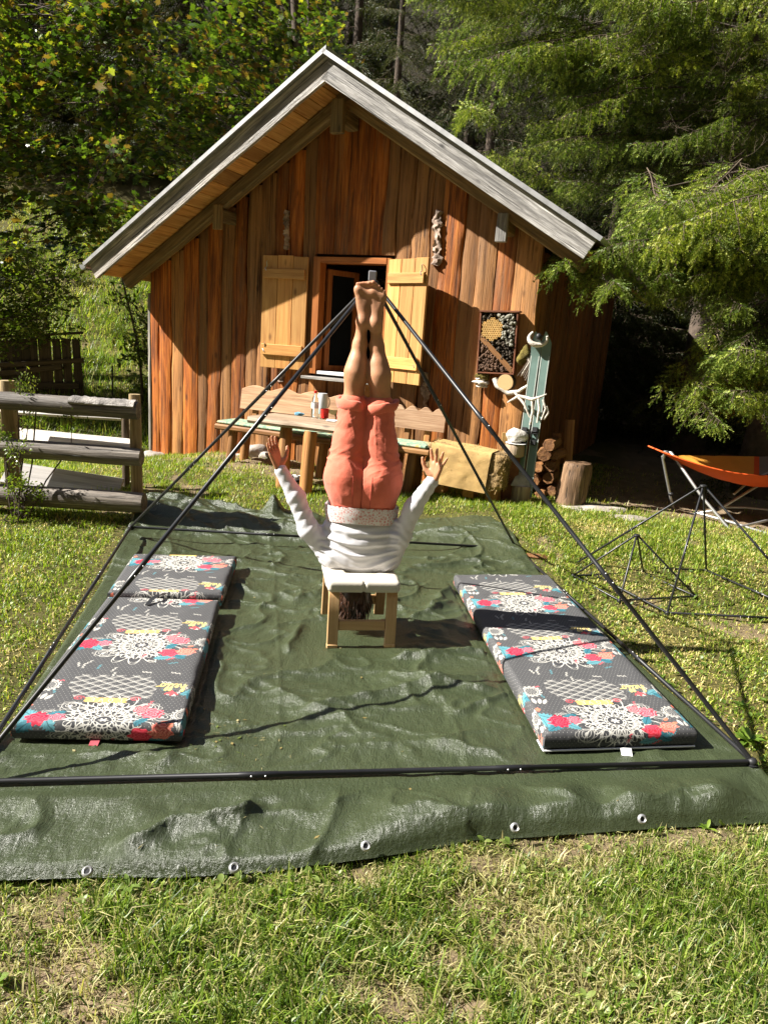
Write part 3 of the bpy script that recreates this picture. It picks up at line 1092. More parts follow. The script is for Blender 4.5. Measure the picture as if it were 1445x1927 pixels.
# bunched cloth at the far left edge
bun = sstep(5.30, 5.55, ty) * sstep(-.35, -.7, tx)
hz += bun * (.05 + .06 * np.clip(1 - np.abs(fbm(p2 * np.array([2.2, 6]) + 2, 3, 80)) * 2.2, 0, 1))
hz += .17 * np.exp(-(((tx + .93) / .07) ** 2 + ((ty - 5.86) / .10) ** 2)) + .05 * np.exp(-(((tx + 1.5) / .25) ** 2 + ((ty - 5.8) / .1) ** 2))
# raised lip along the front right edge
fy = np.interp(tx, Fc[:, 0], Fc[:, 1])
de = ty - fy
lip = sstep(-.15, .25, tx) * sstep(1.5, 1.3, tx)
hz += lip * .045 * sstep(0, .07, de) * sstep(.34, .1, de) * (1 + .5 * vn(np.stack([tx * 7, tx * 0], -1), 81))
hz = np.where(ty < 5, np.minimum(hz, hz * (1 - bz) + .012 * bz), hz)
hz *= .25 + .75 * sstep(0, .03, np.minimum(np.minimum(U, 1 - U) * 3, np.minimum(Vv, 1 - Vv) * 4))
tz = .022 + hz - .028 * sstep(.025, 0, np.minimum(np.minimum(U, 1 - U) * 3, np.minimum(Vv, 1 - Vv) * 4)) + np.clip(ground_z(tx, ty) - .01, 0, None)


def tarp_z(x, y):
    i = np.argmin((tx - x) ** 2 + (ty - y) ** 2)
    return float(tz.ravel()[i])


tt = NT('woven_green_tarp')
co = tt.n('TexCoord').outputs['Object']
base = tt.mix(tt.noise(co, 2.5, 4), (.034, .045, .02), (.052, .066, .031))
tt.P(col=base, rough=.33, spec=.48)
wv = tt.n('TexWave', {'Vector': co, 'Scale': 95., 'Distortion': .6}, bands_direction='X').outputs['Fac']
wv2 = tt.n('TexWave', {'Vector': co, 'Scale': 95., 'Distortion': .6}, bands_direction='Y').outputs['Fac']
cr1 = tt.n('TexNoise', {'Vector': tt.n('Mapping', {'Vector': co, 'Scale': (1.3, .4, 1), 'Rotation': (0, 0, .35)}), 'Scale': 42., 'Detail': 6., 'Roughness': .7, 'Distortion': 1.6}).outputs[0]
cr2 = tt.n('TexNoise', {'Vector': tt.n('Mapping', {'Vector': co, 'Scale': (.4, 1., 1), 'Rotation': (0, 0, -.3)}), 'Scale': 70., 'Detail': 3., 'Roughness': .6}).outputs[0]
hh = tt.math('ADD', tt.math('ADD', tt.math('MULTIPLY', cr1, 1.), tt.math('MULTIPLY', cr2, .4)), tt.math('MULTIPLY', tt.math('ADD', wv, wv2), .035))
tt.bump(hh, .5, .02)
it = np.arange(nu * nv).reshape(nv, nu)
Ft = np.stack([it[:-1, :-1], it[:-1, 1:], it[1:, 1:], it[1:, :-1]], -1).reshape(-1, 4)
tarp = tag(add('tarp', mesh(np.stack([tx, ty, tz], -1).reshape(-1, 3), Ft, 180), tt.m),
           'crumpled dark green woven tarp spread on the lawn under the pyramid frame', 'tarp')
# eyelets
for x, y in ((165, 1641), (441, 1637), (688, 1598), (968, 1566), (1206, 1554), (990, 1302), (1020, 1113)):
    P = G(x, y, .03)
    i = np.argmin((tx - P[0]) ** 2 + (ty - P[1]) ** 2)
    j, k_ = divmod(int(i), nu)
    j, k_ = min(max(j, 3), nv - 4), min(max(k_, 3), nu - 4)
    a = np.array([tx[j, k_ + 2] - tx[j, k_ - 2], ty[j, k_ + 2] - ty[j, k_ - 2], tz[j, k_ + 2] - tz[j, k_ - 2]])
    b = np.array([tx[j + 2, k_] - tx[j - 2, k_], ty[j + 2, k_] - ty[j - 2, k_], tz[j + 2, k_] - tz[j - 2, k_]])
    n_ = np.cross(a, b)
    M = Mz((P[0], P[1], tz[j, k_] + .004), (P[0] + n_[0], P[1] + n_[1], tz[j, k_] + .004 + n_[2]))
    prof = [(.0075, -.004), (.0075, .002), (.011, .005), (.0155, .003), (.0165, -.004)]
    e = add('eyelet', loft([circ(q, 18, z) for q, z in prof], (False, False)), M_zinc, tarp, M, smooth=60)
    add('eyelet_hole', loft([circ(.0075, 14, 0), circ(.0075, 14, .001)]), M_black, e, M, smooth=None)

# bits of straw and dry leaf blown onto the tarp
dr = np.random.default_rng(8)
bs = []
for i in range(150):
    j, k_ = dr.integers(6, nv - 6), dr.integers(6, nu - 6)
    if i < 70:
        a_, b_ = dr.normal(0, .09, 2)
        P = G(430 + a_ * 700, 1385 + b_ * 300, .03)
        q_ = int(np.argmin((tx - P[0]) ** 2 + (ty - P[1]) ** 2))
        j, k_ = divmod(q_, nu)
    c = np.array([tx[j, k_], ty[j, k_], tz[j, k_] + .004])
    an, L_ = dr.uniform(0, 6.28), dr.uniform(.008, .03)
    w_ = dr.uniform(.0008, .0016) if i % 5 else .006
    d_, e_ = np.array([math.cos(an), math.sin(an), .1]), np.array([-math.sin(an), math.cos(an), dr.uniform(-.3, .3)])
    col = np.array([[.5, .42, .22], [.33, .25, .1], [.16, .2, .05]])[dr.integers(0, 3)]
    bs.append((np.stack([c - d_ * L_ / 2, c - e_ * w_, c + d_ * L_ / 2, c + e_ * w_]), np.array([[0, 1, 2, 3]]), np.repeat(col[None], 4, 0)))
V, F, C = cat(bs)
tag(add('straw_bits', mesh(V, F, col=C), M_grass), 'scattered bits of straw and dry leaf lying on the tarp', 'debris', kind='stuff')

# =================================================================== PRINTED MATTRESSES
TW, TH = 640, 680       # one millimetre per pixel


def make_print():
    yy, xx = np.mgrid[0:TH, 0:TW].astype(float)
    img = np.empty((TH, TW, 3))
    img[:] = (.068, .068, .071)
    nz = fbm(np.stack([xx, yy], -1) / 14., 3, 5)
    CRM = np.array((.52, .5, .45))

    def put(m, c, a=1.):
        m = np.clip(m, 0, 1)[..., None] * a
        img[:] = img * (1 - m) + np.array(c) * m

    def wrapd(cx, cy):
        dy = (yy - cy + TH / 2) % TH - TH / 2
        return xx - cx, dy

    # dots
    gx_, gy_ = (xx + 9 * ((yy // 15) % 2)) % 18 - 9, yy % 15 - 7.5
    put(np.hypot(gx_, gy_) < 1.7, CRM, .6)
    # lattice of crossing lines
    dx, dy = wrapd(300, 335)
    inside = (np.abs(dx + .2 * dy) < 185 - .35 * np.abs(dy)) & (np.abs(dy) < 98)
    a = (dx * .62 + dy) % 44
    b = (dx * .62 - dy) % 44
    put(inside & ((a < 3.4) | (b < 3.4)), CRM)
    put(inside & (((a > 9) & (a < 11)) | ((b > 9) & (b < 11))), CRM, .8)
    # mandala
    dx, dy = wrapd(330, 60)
    rr, th = np.hypot(dx, dy), np.arctan2(dy, dx)

    def petals(n, r0, r1, ph=0., lw=3.2, fill=False):
        q = ((th * n / (2 * math.pi) + ph) % 1) * 2 - 1
        rad = (rr - r0) / (r1 - r0)
        wd = np.sqrt(np.clip(1 - rad, 0, 1)) * np.clip(rad * 4 + .35, 0, 1)
        arc = 2 * math.pi * np.maximum(rr, 1) / n / 2
        e = (wd - np.abs(q)) * arc
        ok = (rad > 0) & (rad < 1.02)
        put(ok & (np.abs(e) < lw), CRM)
        if fill:
            put(ok & (e > 7) & (np.abs(q) < .45) & (rad > .15) & (rad < .75), CRM, .85)
        return ok & (e > 0)
    blank = rr < 168 + 10 * np.cos(th * 16)
    put(blank, (.05, .05, .053))
    for n, a0, a1, ph, fi in ((14, 118, 205, 0, False), (14, 132, 190, 0, False), (28, 118, 150, .5, False), (20, 96, 140, .5, False), (20, 76, 112, 0, True), (16, 54, 88, .5, False), (16, 60, 78, .5, False), (12, 34, 58, 0, False)):
        petals(n, a0, a1, ph, 2.1, fi)
    for q, lw in ((44, 2), (80, 1.6), (104, 2), (34, 1.5)):
        put(np.abs(rr - q) < lw, CRM)
    put((rr < 30), (.05, .05, .055))
    put((rr < 15 + 6 * np.cos(th * 6)), CRM)
    # paisley scrolls round it
    for cx, cy in ((120, 100), (180, 165), (485, 165), (545, 95), (175, 645), (500, 640)):
        dx, dy = wrapd(cx, cy)
        q = np.hypot(dx, dy * 1.3)
        t2 = np.arctan2(dy, dx)
        put((np.abs(q - 34) < 1.7) | (np.abs(q - 20 - 5 * np.sin(t2 * 1)) < 1.6) | (q < 8), CRM, .9)
        put((np.abs(q - 44 - 5 * np.cos(t2 * 8)) < 1.8), CRM, .7)

    # flowers
    def flower(cx, cy, r, c1, c2, n=9, sx=1.):
        dx, dy = wrapd(cx, cy)
        dx = dx / sx
        q, t2 = np.hypot(dx, dy), np.arctan2(dy, dx)
        edge = r * (1 + .12 * np.cos(t2 * n + 2 * nz) + .22 * nz)
        m = q < edge
        lay = (np.sin(q / r * 17 + 2.5 * np.sin(t2 * 4 + q / r * 3) + 3 * nz) > -.1)
        put(m, c1)
        put(m & lay, c2)
        put(m & (np.abs(np.sin(q / r * 9 + 2 * nz + np.sin(t2 * 5))) < .12), tuple(np.array(c1) * .35), .7)

    def leaf(cx, cy, L, wd, an, c):
        dx, dy = wrapd(cx, cy)
        u = (dx * math.cos(an) + dy * math.sin(an)) / L
        w = (-dx * math.sin(an) + dy * math.cos(an)) / wd
        m = (np.abs(u) < 1) & (np.abs(w) < (1 - u * u) * (1 + .25 * np.sin(u * 24)))
        put(m, c)
        put(m & (np.abs(w) < .08), tuple(np.array(c) * .4))
        put(m & (np.abs((np.abs(w) + u * 1.5) % .5 - .25) < .04), tuple(np.array(c) * .5), .7)
    TEAL, TEAL2 = (.04, .16, .2), (.1, .27, .31)
    for a_ in ((55, 25, 62, 26, .7, TEAL), (45, 100, 60, 26, -.7, TEAL2), (125, 30, 48, 22, 2.4, TEAL2), (140, 100, 46, 20, -2.6, TEAL), (20, 60, 40, 25, 1.6, TEAL2),
               (455, 610, 48, 22, .3, TEAL2), (520, 625, 42, 22, 2.6, TEAL), (470, 55, 40, 20, 1., TEAL), (560, 655, 36, 16, .9, TEAL2), (620, 300, 46, 20, .6, TEAL2), (635, 265, 36, 18, 2.2, TEAL)):
        leaf(*a_)
    RED, RED2 = (.42, .012, .04), (.72, .06, .09)
    flower(85, 66, 46, RED, RED2, 11)
    flower(155, 75, 30, (.45, .05, .08), (.62, .22, .25), 7)
    flower(470, 660, 36, (.62, .03, .05), (.78, .08, .12), 6, 1.25)
    flower(545, 680, 36, (.62, .12, .09), (.8, .27, .2), 6, 1.2)
    flower(500, 120, 38, (.55, .05, .07), (.75, .22, .25), 9, 1.2)
    flower(455, 150, 28, (.6, .06, .08), (.72, .25, .25), 7)
    flower(20, 170, 14, (.6, .1, .06), (.75, .25, .15), 5)
    leaf(560, 60, 18, 8, .7, (.7, .2, .12))
    leaf(585, 30, 18, 8, .4, (.7, .2, .12))
    pr_ = np.random.default_rng(3)
    for i in range(26):
        cx, cy, an = pr_.uniform(20, 620), pr_.uniform(200, 640), pr_.uniform(0, 6.28)
        dx, dy = wrapd(cx, cy)
        if 130 < cx < 470 and 200 < cy < 440:
            continue
        for k_ in range(5):
            leaf(cx + 9 * k_ * math.cos(an), cy + 9 * k_ * math.sin(an), 9, 2.6, an + (1.0 if k_ % 2 else -1.0), tuple(CRM) if i % 3 else ((.6, .1, .12) if i % 2 else TEAL2))
    # fleur de lys
    for (ddx, L, an, wd) in ((0, 24, 1.57, 9), (-15, 20, .7, 6), (15, 20, 2.44, 6), (0, 18, 0, 3), (0, 13, 1.57, 11)):
        leaf(548 + ddx, 285 - (0 if an != 0 else -3), L, wd, an, (.68, .09, .1))
    # dream catcher with feathers
    for cx, cy in ((40, 330), (625, 120)):
        dx, dy = wrapd(cx, cy)
        q, t2 = np.hypot(dx, dy), np.arctan2(dy, dx)
        put((np.abs(q - 40) < 3) | (np.abs(q - 30) < 1.5) | ((q < 40) & (np.abs(np.sin(t2 * 6 + q / 14)) < .16)) | ((q < 40) & (np.abs(np.sin(t2 * 6 - q / 14)) < .16)), CRM, .9)
        put((np.abs(q - 48) < 3) & (np.sin(t2 * 14) > 0), CRM)
        for k_, (ex, an) in enumerate(((-12, 1.7), (12, 1.35), (34, 1.1))):
            leaf(cx + ex, cy - 86 - 6 * k_, 26, 9, an, tuple(CRM))

    # pen strokes
    def stroke(P, w, c, a_=1.):
        P = np.array(P, float)
        m = np.zeros((TH, TW))
        for p, q in zip(P[:-1], P[1:]):
            x0, x1 = int(max(0, min(p[0], q[0]) - 8)), int(min(TW, max(p[0], q[0]) + 8))
            y0, y1 = int(max(0, min(p[1], q[1]) - 8)), int(min(TH, max(p[1], q[1]) + 8))
            if x1 <= x0 or y1 <= y0:
                continue
            X_, Y_ = xx[y0:y1, x0:x1], yy[y0:y1, x0:x1]
            d = q - p
            t = np.clip(((X_ - p[0]) * d[0] + (Y_ - p[1]) * d[1]) / (d @ d + 1e-9), 0, 1)
            m[y0:y1, x0:x1] = np.maximum(m[y0:y1, x0:x1], np.clip(w + .5 - np.hypot(X_ - p[0] - t * d[0], Y_ - p[1] - t * d[1]), 0, 1))
        put(m, c, a_)

    def bez(P, n=14):
        """Catmull-Rom through points"""
        P = np.array(P, float)
        Q = np.r_[P[:1], P, P[-1:]]
        out = []
        for i in range(1, len(Q) - 2):
            for t in np.linspace(0, 1, n, endpoint=False):
                a, b, c, d = Q[i - 1:i + 3]
                out.append(.5 * (2 * b + (c - a) * t + (2 * a - 5 * b + 4 * c - d) * t * t + (3 * b - a - 3 * c + d) * t ** 3))
        return np.array(out + [P[-1]])
    GOLD = (.66, .5, .16)
    # word: hello, script letters, read from the far end
    hello = [(0, 8), (10, 22), (20, 48), (16, 60), (9, 50), (8, 0), (12, 18), (20, 28), (26, 20), (26, 2), (32, 2), (44, 14), (50, 24), (44, 30), (38, 20), (40, 4), (50, 0), (60, 12),
             (74, 46), (72, 60), (65, 50), (63, 8), (68, 0), (76, 10), (92, 46), (90, 60), (83, 50), (81, 8), (86, 0), (96, 14), (106, 26), (98, 18), (98, 4), (108, 0), (116, 12), (112, 26), (122, 24), (134, 28)]
    hb_ = bez(hello)
    stroke(np.c_[600 - hb_[:, 0] * .92, 365 - hb_[:, 1]], 3.1, GOLD)
    for k_ in range(6):
        yb = 318 + k_ * 13
        xs = np.arange(495, 628, 3.)
        stroke(np.c_[xs, yb + 2.2 * np.sin(xs * .9 + k_) * (np.sin(xs * .21 + k_ * 2) > -.4)], .55, CRM, .55)
    # yellow tape with the word LOVE
    dx, dy = wrapd(300, 218)
    tp = (np.abs(dx + 3 * np.sign(np.sin(dy * .55))) < 82) & (np.abs(dy) < 19)
    put(tp, (.68, .44, .13))
    PALE = (.85, .68, .38)
    let = {'L': [[(0, 24), (0, 0), (14, 0)]], 'O': [[(7 + 8 * math.cos(t), 12 + 12 * math.sin(t)) for t in np.linspace(0, 6.3, 20)]], 'V': [[(0, 24), (8, 0), (16, 24)]],
           'E': [[(14, 24), (0, 24), (0, 0), (14, 0)], [(0, 12), (11, 12)]]}
    for k_, ch_ in enumerate('LOVE'):
        for s_ in let[ch_]:
            s_ = np.array(s_)
            stroke(np.c_[362 - k_ * 36 - s_[:, 0], 230 - s_[:, 1]], 1.6, PALE)
    for cx in (190, 412):
        sp = np.array([(cx + 22 * math.cos(t) * (1 - t / 14), 232 + 18 * math.sin(t) * (1 - t / 14)) for t in np.linspace(0, 11, 50)])
        stroke(sp, 1.6, (.55, .06, .08))
    return img


pimg = make_print()
im = bpy.data.images.new('mattress_print', TW, TH, float_buffer=False)
srgb = np.where(pimg <= .0031308, pimg * 12.92, 1.055 * np.clip(pimg, 1e-6, 1) ** (1 / 2.4) - .055)
buf = np.ones((TH, TW, 4), np.float32)
buf[..., :3] = srgb
im.pixels.foreach_set(buf.ravel())
im.update()
mt = NT('printed_mattress_cover')
ti = mt.n('TexImage', {'Vector': mt.n('UVMap', uv_map='UVMap').outputs[0]})
ti.image = im
mt.P(col=ti.outputs[0], rough=.7, spec=.25)
mt.bump(mt.noise(mt.n('TexCoord').outputs['Object'], 6., 3), .35, .03)


def cushion(name, C4, h, parent, voff, z0, seed, uoff=0.):
    """soft slab on a quadrilateral footprint (fl, fr, br, bl)"""
    P = np.array(C4)
    nx, ny = 26, 46
    prof = [(0, .012), (0, .035), (.0, .5), (0, .94), (.008, .985), (.022, 1.)]
    a = np.linspace(0, 1, nx)
    b = np.linspace(0, 1, ny)
    Wd = np.linalg.norm(P[1] - P[0])
    Ld = np.linalg.norm(P[3] - P[0])
    A, B = np.meshgrid(a, b)

    def pos(s, t):
        return P[0] * ((1 - s) * (1 - t))[..., None] + P[1] * (s * (1 - t))[..., None] + P[2] * (s * t)[..., None] + P[3] * ((1 - s) * t)[..., None]
    # top grid
    ins = .02
    s = (ins + A * (Wd - 2 * ins)) / Wd
    t = (ins + B * (Ld - 2 * ins)) / Ld
    top = pos(s, t)
    zt = z0 + h + .006 * fbm(np.stack([A * 3, B * 5 + seed], -1), 3, seed) - .004 * (np.abs(A - .5) * 2) ** 6
    V = [np.c_[top.reshape(-1, 2), zt.ravel()]]
    UVs = [np.c_[(s * Wd * 1000 / TW).ravel() + uoff, ((t * Ld + voff) * 1000 / TH).ravel()]]
    idg = np.arange(nx * ny).reshape(ny, nx)
    F = [tuple(q) for q in np.stack([idg[:-1, :-1], idg[:-1, 1:], idg[1:, 1:], idg[1:, :-1]], -1).reshape(-1, 4)]
    per = list(idg[0]) + list(idg[1:, -1]) + list(idg[-1, -2::-1]) + list(idg[-2:0:-1, 0])
    st = np.c_[A.ravel(), B.ravel()][per]
    n = len(per)
    prev = np.array(per)
    base = nx * ny
    stp = st.copy()
    for k_, (e, zz, dwn) in enumerate(((.006, h - .006, .016), (0, h - .02, .03), (.0, h * .5, .05), (.0, .02, .085), (.004, .004, .1))):
        s1 = (e + stp[:, 0] * (Wd - 2 * e)) / Wd
        t1 = (e + stp[:, 1] * (Ld - 2 * e)) / Ld
        q = pos(s1, t1)
        puff = .008 * math.sin(math.pi * (k_) / 4)
        cen = P.mean(0)
        q = q + (q - cen) / np.linalg.norm(q - cen, axis=1)[:, None] * puff
        V.append(np.c_[q, np.full(n, z0 + zz)])
        uu, vv = stp[:, 0] * Wd, stp[:, 1] * Ld + voff
        uu = uu + np.where(stp[:, 0] > .999, dwn, np.where(stp[:, 0] < .001, -dwn, 0))
        vv = vv + np.where(stp[:, 1] > .999, dwn, np.where(stp[:, 1] < .001, -dwn, 0))
        UVs.append(np.c_[uu * 1000 / TW + uoff, vv * 1000 / TH])
        cur = base + np.arange(n)
        for i in range(n):
            j = (i + 1) % n
            F.append((prev[i], cur[i], cur[j], prev[j]))
        prev = cur
        base += n
    F.append(tuple(prev[::-1]))
    return add(name, mesh(np.concatenate(V), F, 60, uv=np.concatenate(UVs)), mt.m, parent)


MZ = .035
c0 = np.array(MATS[0]['c']).mean(0)
mL = thing('mattress', 'two panel floral mattress with a dark strap, lying left of the stool', 'mattress', (*c0, MZ))
cushion('panel', MATS[0]['c'], .085, mL, .05, MZ, 1)
cushion('panel', MATS[1]['c'], .092, mL, .21, MZ, 2)
P0, P1 = G(287, 1128, .125), G(305, 1112, .13)
add('strap', loft([[(P0[0] - .012 + d[0], P0[1] + d[1], .126 + d[2]), (P0[0] + .012 + d[0], P0[1] + d[1], .126 + d[2]), (P0[0] + .012 + d[0], P0[1] + d[1], .128 + d[2]), (P0[0] - .012 + d[0], P0[1] + d[1], .128 + d[2])]
                   for d in ((0, -.09, .0), (.01, -.04, .015), (.03, .0, .025), (.04, .05, .01), (.04, .1, .002))]), M_black, mL)
P0 = G(178, 1400, .035)
add('pull_tab', bar(.035, .003, .05, .001), plain('tab_cloth', (.4, .06, .08), .8, var=.5), mL, Matrix.Translation((P0[0], P0[1] + .035, .052)) @ Matrix.Rotation(1.95, 4, 'X'))
c1 = np.array(MATS[2]['c']).mean(0)
mR = thing('mattress', 'one piece floral mattress lying right of the stool with white piping along its base', 'mattress', (*c1, MZ))
cushion('panel', MATS[2]['c'], .085, mR, -.01, MZ, 3, .0)
q = np.array(MATS[2]['c'])
cq = q.mean(0)
q = cq + (q - cq) * 1.006
pp = [np.array((*q[i], MZ + .004)) for i in (0, 1)]
add('piping', tube(np.concatenate([np.linspace(pp[0] * .96 + np.array((*q[3], MZ + .004)) * .04, pp[0], 5)[:-1], np.linspace(pp[0], pp[1], 20)]), .004, 6), M_white, mR)
P0 = G(1178, 1412, .04)
add('care_label', bar(.045, .002, .05, .0005), M_white, mR, Matrix.Translation((P0[0], P0[1] + .01, .045)) @ Matrix.Rotation(2.2, 4, 'X'))

# =================================================================== PYRAMID FRAMES
def pole(parent, p0, p1, r, joints, z=None):
    p0, p1 = np.array(p0), np.array(p1)
    L = np.linalg.norm(p1 - p0)
    M = Mz(p0, p1)
    prof = [(r * .6, 0), (r, .004)]
    for j in joints:
        a = j * L
        prof += [(r, a - .07), (r * 1.14, a - .068), (r * 1.14, a + .068), (r, a + .07)]
    prof += [(r, L - .004), (r * .6, L)]
    o = add('pole', loft([circ(q, 12, z) for q, z in prof]), M_pole, parent, M, smooth=40)
    g = []
    for j in joints:
        for s_ in (-.025, .025):
            g.append((j * L + s_))
    cdir = Vector((0, 0, HC)) - Vector((p0 + p1) / 2)
    for zz in g:
        side = (M.to_3x3().inverted() @ cdir)
        side.z = 0
        side.normalize()
        side = Matrix.Rotation(.6, 3, 'Z') @ side
        add('rivet', lathe([(.0001, -.005), (.006, -.002), (.006, .002), (.0001, .006)][:4]) if False else blob(r * .42, 1, 0, 1), M_rivet, o, M @ Matrix.Translation(side * r * 1.14 + Vector((0, 0, zz))), smooth=180)
    return o


def pyramid(label, cor, apex, r, joints, hub, group=None, bars=((0, 1), (1, 2), (2, 3), (3, 0))):
    cen = np.mean(cor, 0)
    t = thing('pyramid_frame', label, 'pyramid frame', (cen[0], cen[1], float(min(c[2] for c in cor))), group=group)
    for c in cor:
        pole(t, c, np.array(apex) - (np.array(apex) - c) / np.linalg.norm(np.array(apex) - c) * hub * .8, r, joints)
    for i, j in bars:
        d = (cor[j] - cor[i]) / np.linalg.norm(cor[j] - cor[i])
        pole(t, cor[i] + d * r * 2, cor[j] - d * r * 2, r, joints)
    for c in cor:
        add('corner_joint', blob(r * 2.1, 2, .08, 2, (1, 1, .9)), M_black, t, Matrix.Translation(Vector(c)), smooth=60)
        g = loft([circ(q, 14, z) for q, z in ((r * 2.3, -r * 1.9), (r * 2.4, -r * .9), (r * 1.5, -r * .6))])
        add('corner_foot', g, M_black, t, Matrix.Translation(Vector(c)))
    g = loft([circ(q, 14, z) for q, z in ((hub * .9, -hub * .7), (hub * 1.1, -hub * .3), (hub, 0), (hub * .7, hub * .15))])
    h = add('apex_hub', g, M_black, t, Matrix.Translation(Vector(apex)))
    return t, h


TC, TS, TY = np.array([-.138, 3.818]), 2.941, -.165
ta, tb = np.array([math.cos(TY), -math.sin(TY)]), np.array([math.sin(TY), math.cos(TY)])
cor = []
for i, j in ((-1, -1), (1, -1), (1, 1), (-1, 1)):
    q = TC + ta * i * TS / 2 + tb * j * TS / 2
    cor.append(np.array([q[0], q[1], {(-1, -1): .05, (1, -1): .05, (1, 1): .06, (-1, 1): .15}[(i, j)]]))
APEX = np.array([TC[0], TC[1], 1.885])
big_pyr, hub = pyramid('large black pole pyramid frame standing over the tarp and the upside down person', cor, APEX, .0098, (.33, .66), .028, 'black pyramid frames on the lawn')
add('hub_cap', bar(.04, .035, .05, .004), M_hubcap, hub, Matrix.Translation(Vector(APEX) + Vector((-.005, 0, .0))))


def gz(x, y, lift=.02):
    P = G(x, y, 0)
    for _ in range(4):
        P = G(x, y, float(ground_z(P[0], P[1])) + lift)
    return P


A_, B_, C_ = gz(1078, 1083), gz(1165, 1130), gz(1210, 1078)
D_ = gz(1308, 1122)
cs_ = [A_, B_, D_, C_]
ce = np.mean(cs_, 0)


def apex_z(ce, x, y):
    d = ray(x, y)
    t = ce[1] / d[1]
    return np.array([d[0] * t, ce[1], HC + d[2] * t])


pyramid('small black pyramid frame on the grass, nearest the tarp edge', cs_, apex_z(ce, 1198, 1006), .0068, (), .02, 'black pyramid frames on the lawn')
A_, B_, C_ = gz(1080, 1062), gz(1255, 1153), gz(1328, 1073)
D_ = B_ + C_ - A_
cs_ = [A_, B_, D_, C_]
ce = np.mean(cs_, 0)
pyramid('medium black pyramid frame on the grass beneath the orange hammock', cs_, apex_z(ce, 1323, 913), .0075, (.5,), .022, 'black pyramid frames on the lawn')

# =================================================================== STOOL
SM_ = Matrix.Translation((STOOL_C[0], STOOL_C[1], .03)) @ Matrix.Rotation(STOOL_YAW, 4, 'Z')
stool = thing('headstand_stool', 'cream padded bentwood headstand stool standing on the middle of the tarp', 'stool', M=SM_)


def bent_leg(x):
    P = [(-.185, 0), (-.18, .08), (-.172, .18), (-.165, .262), (-.15, .29), (-.12, .302), (0, .305), (.12, .305), (.15, .296), (.166, .27), (.172, .2), (.18, .1), (.187, .035)]
    P = np.array(P)
    T = np.gradient(P, axis=0)
    T /= np.linalg.norm(T, axis=1)[:, None]
    N = np.c_[-T[:, 1], T[:, 0]]
    rings = []
    for p, n in zip(P, N):
        ring = []
        for (a, b) in rect(.056, .026, .003):
            ring.append((x + a, p[0] + n[0] * b, p[1] + n[1] * b))
        rings.append(ring)
    return loft(rings)


for sx in (-1, 1):
    l = add('leg', bent_leg(sx * .152), M_beech, stool, SM_)
    add('leg_tip', bar(.058, .029, .022, .003), M_straw if False else M_beech, l, SM_ @ Matrix.Translation((sx * .152, -.186, -.006)))
beam('crossbar', SM_ @ Vector((-.124, -.172, .115)), SM_ @ Vector((.124, -.172, .115)), .022, .055, M_beech, stool)
beam('crossbar', SM_ @ Vector((-.124, .178, .125)), SM_ @ Vector((.124, .178, .125)), .022, .055, M_beech, stool)


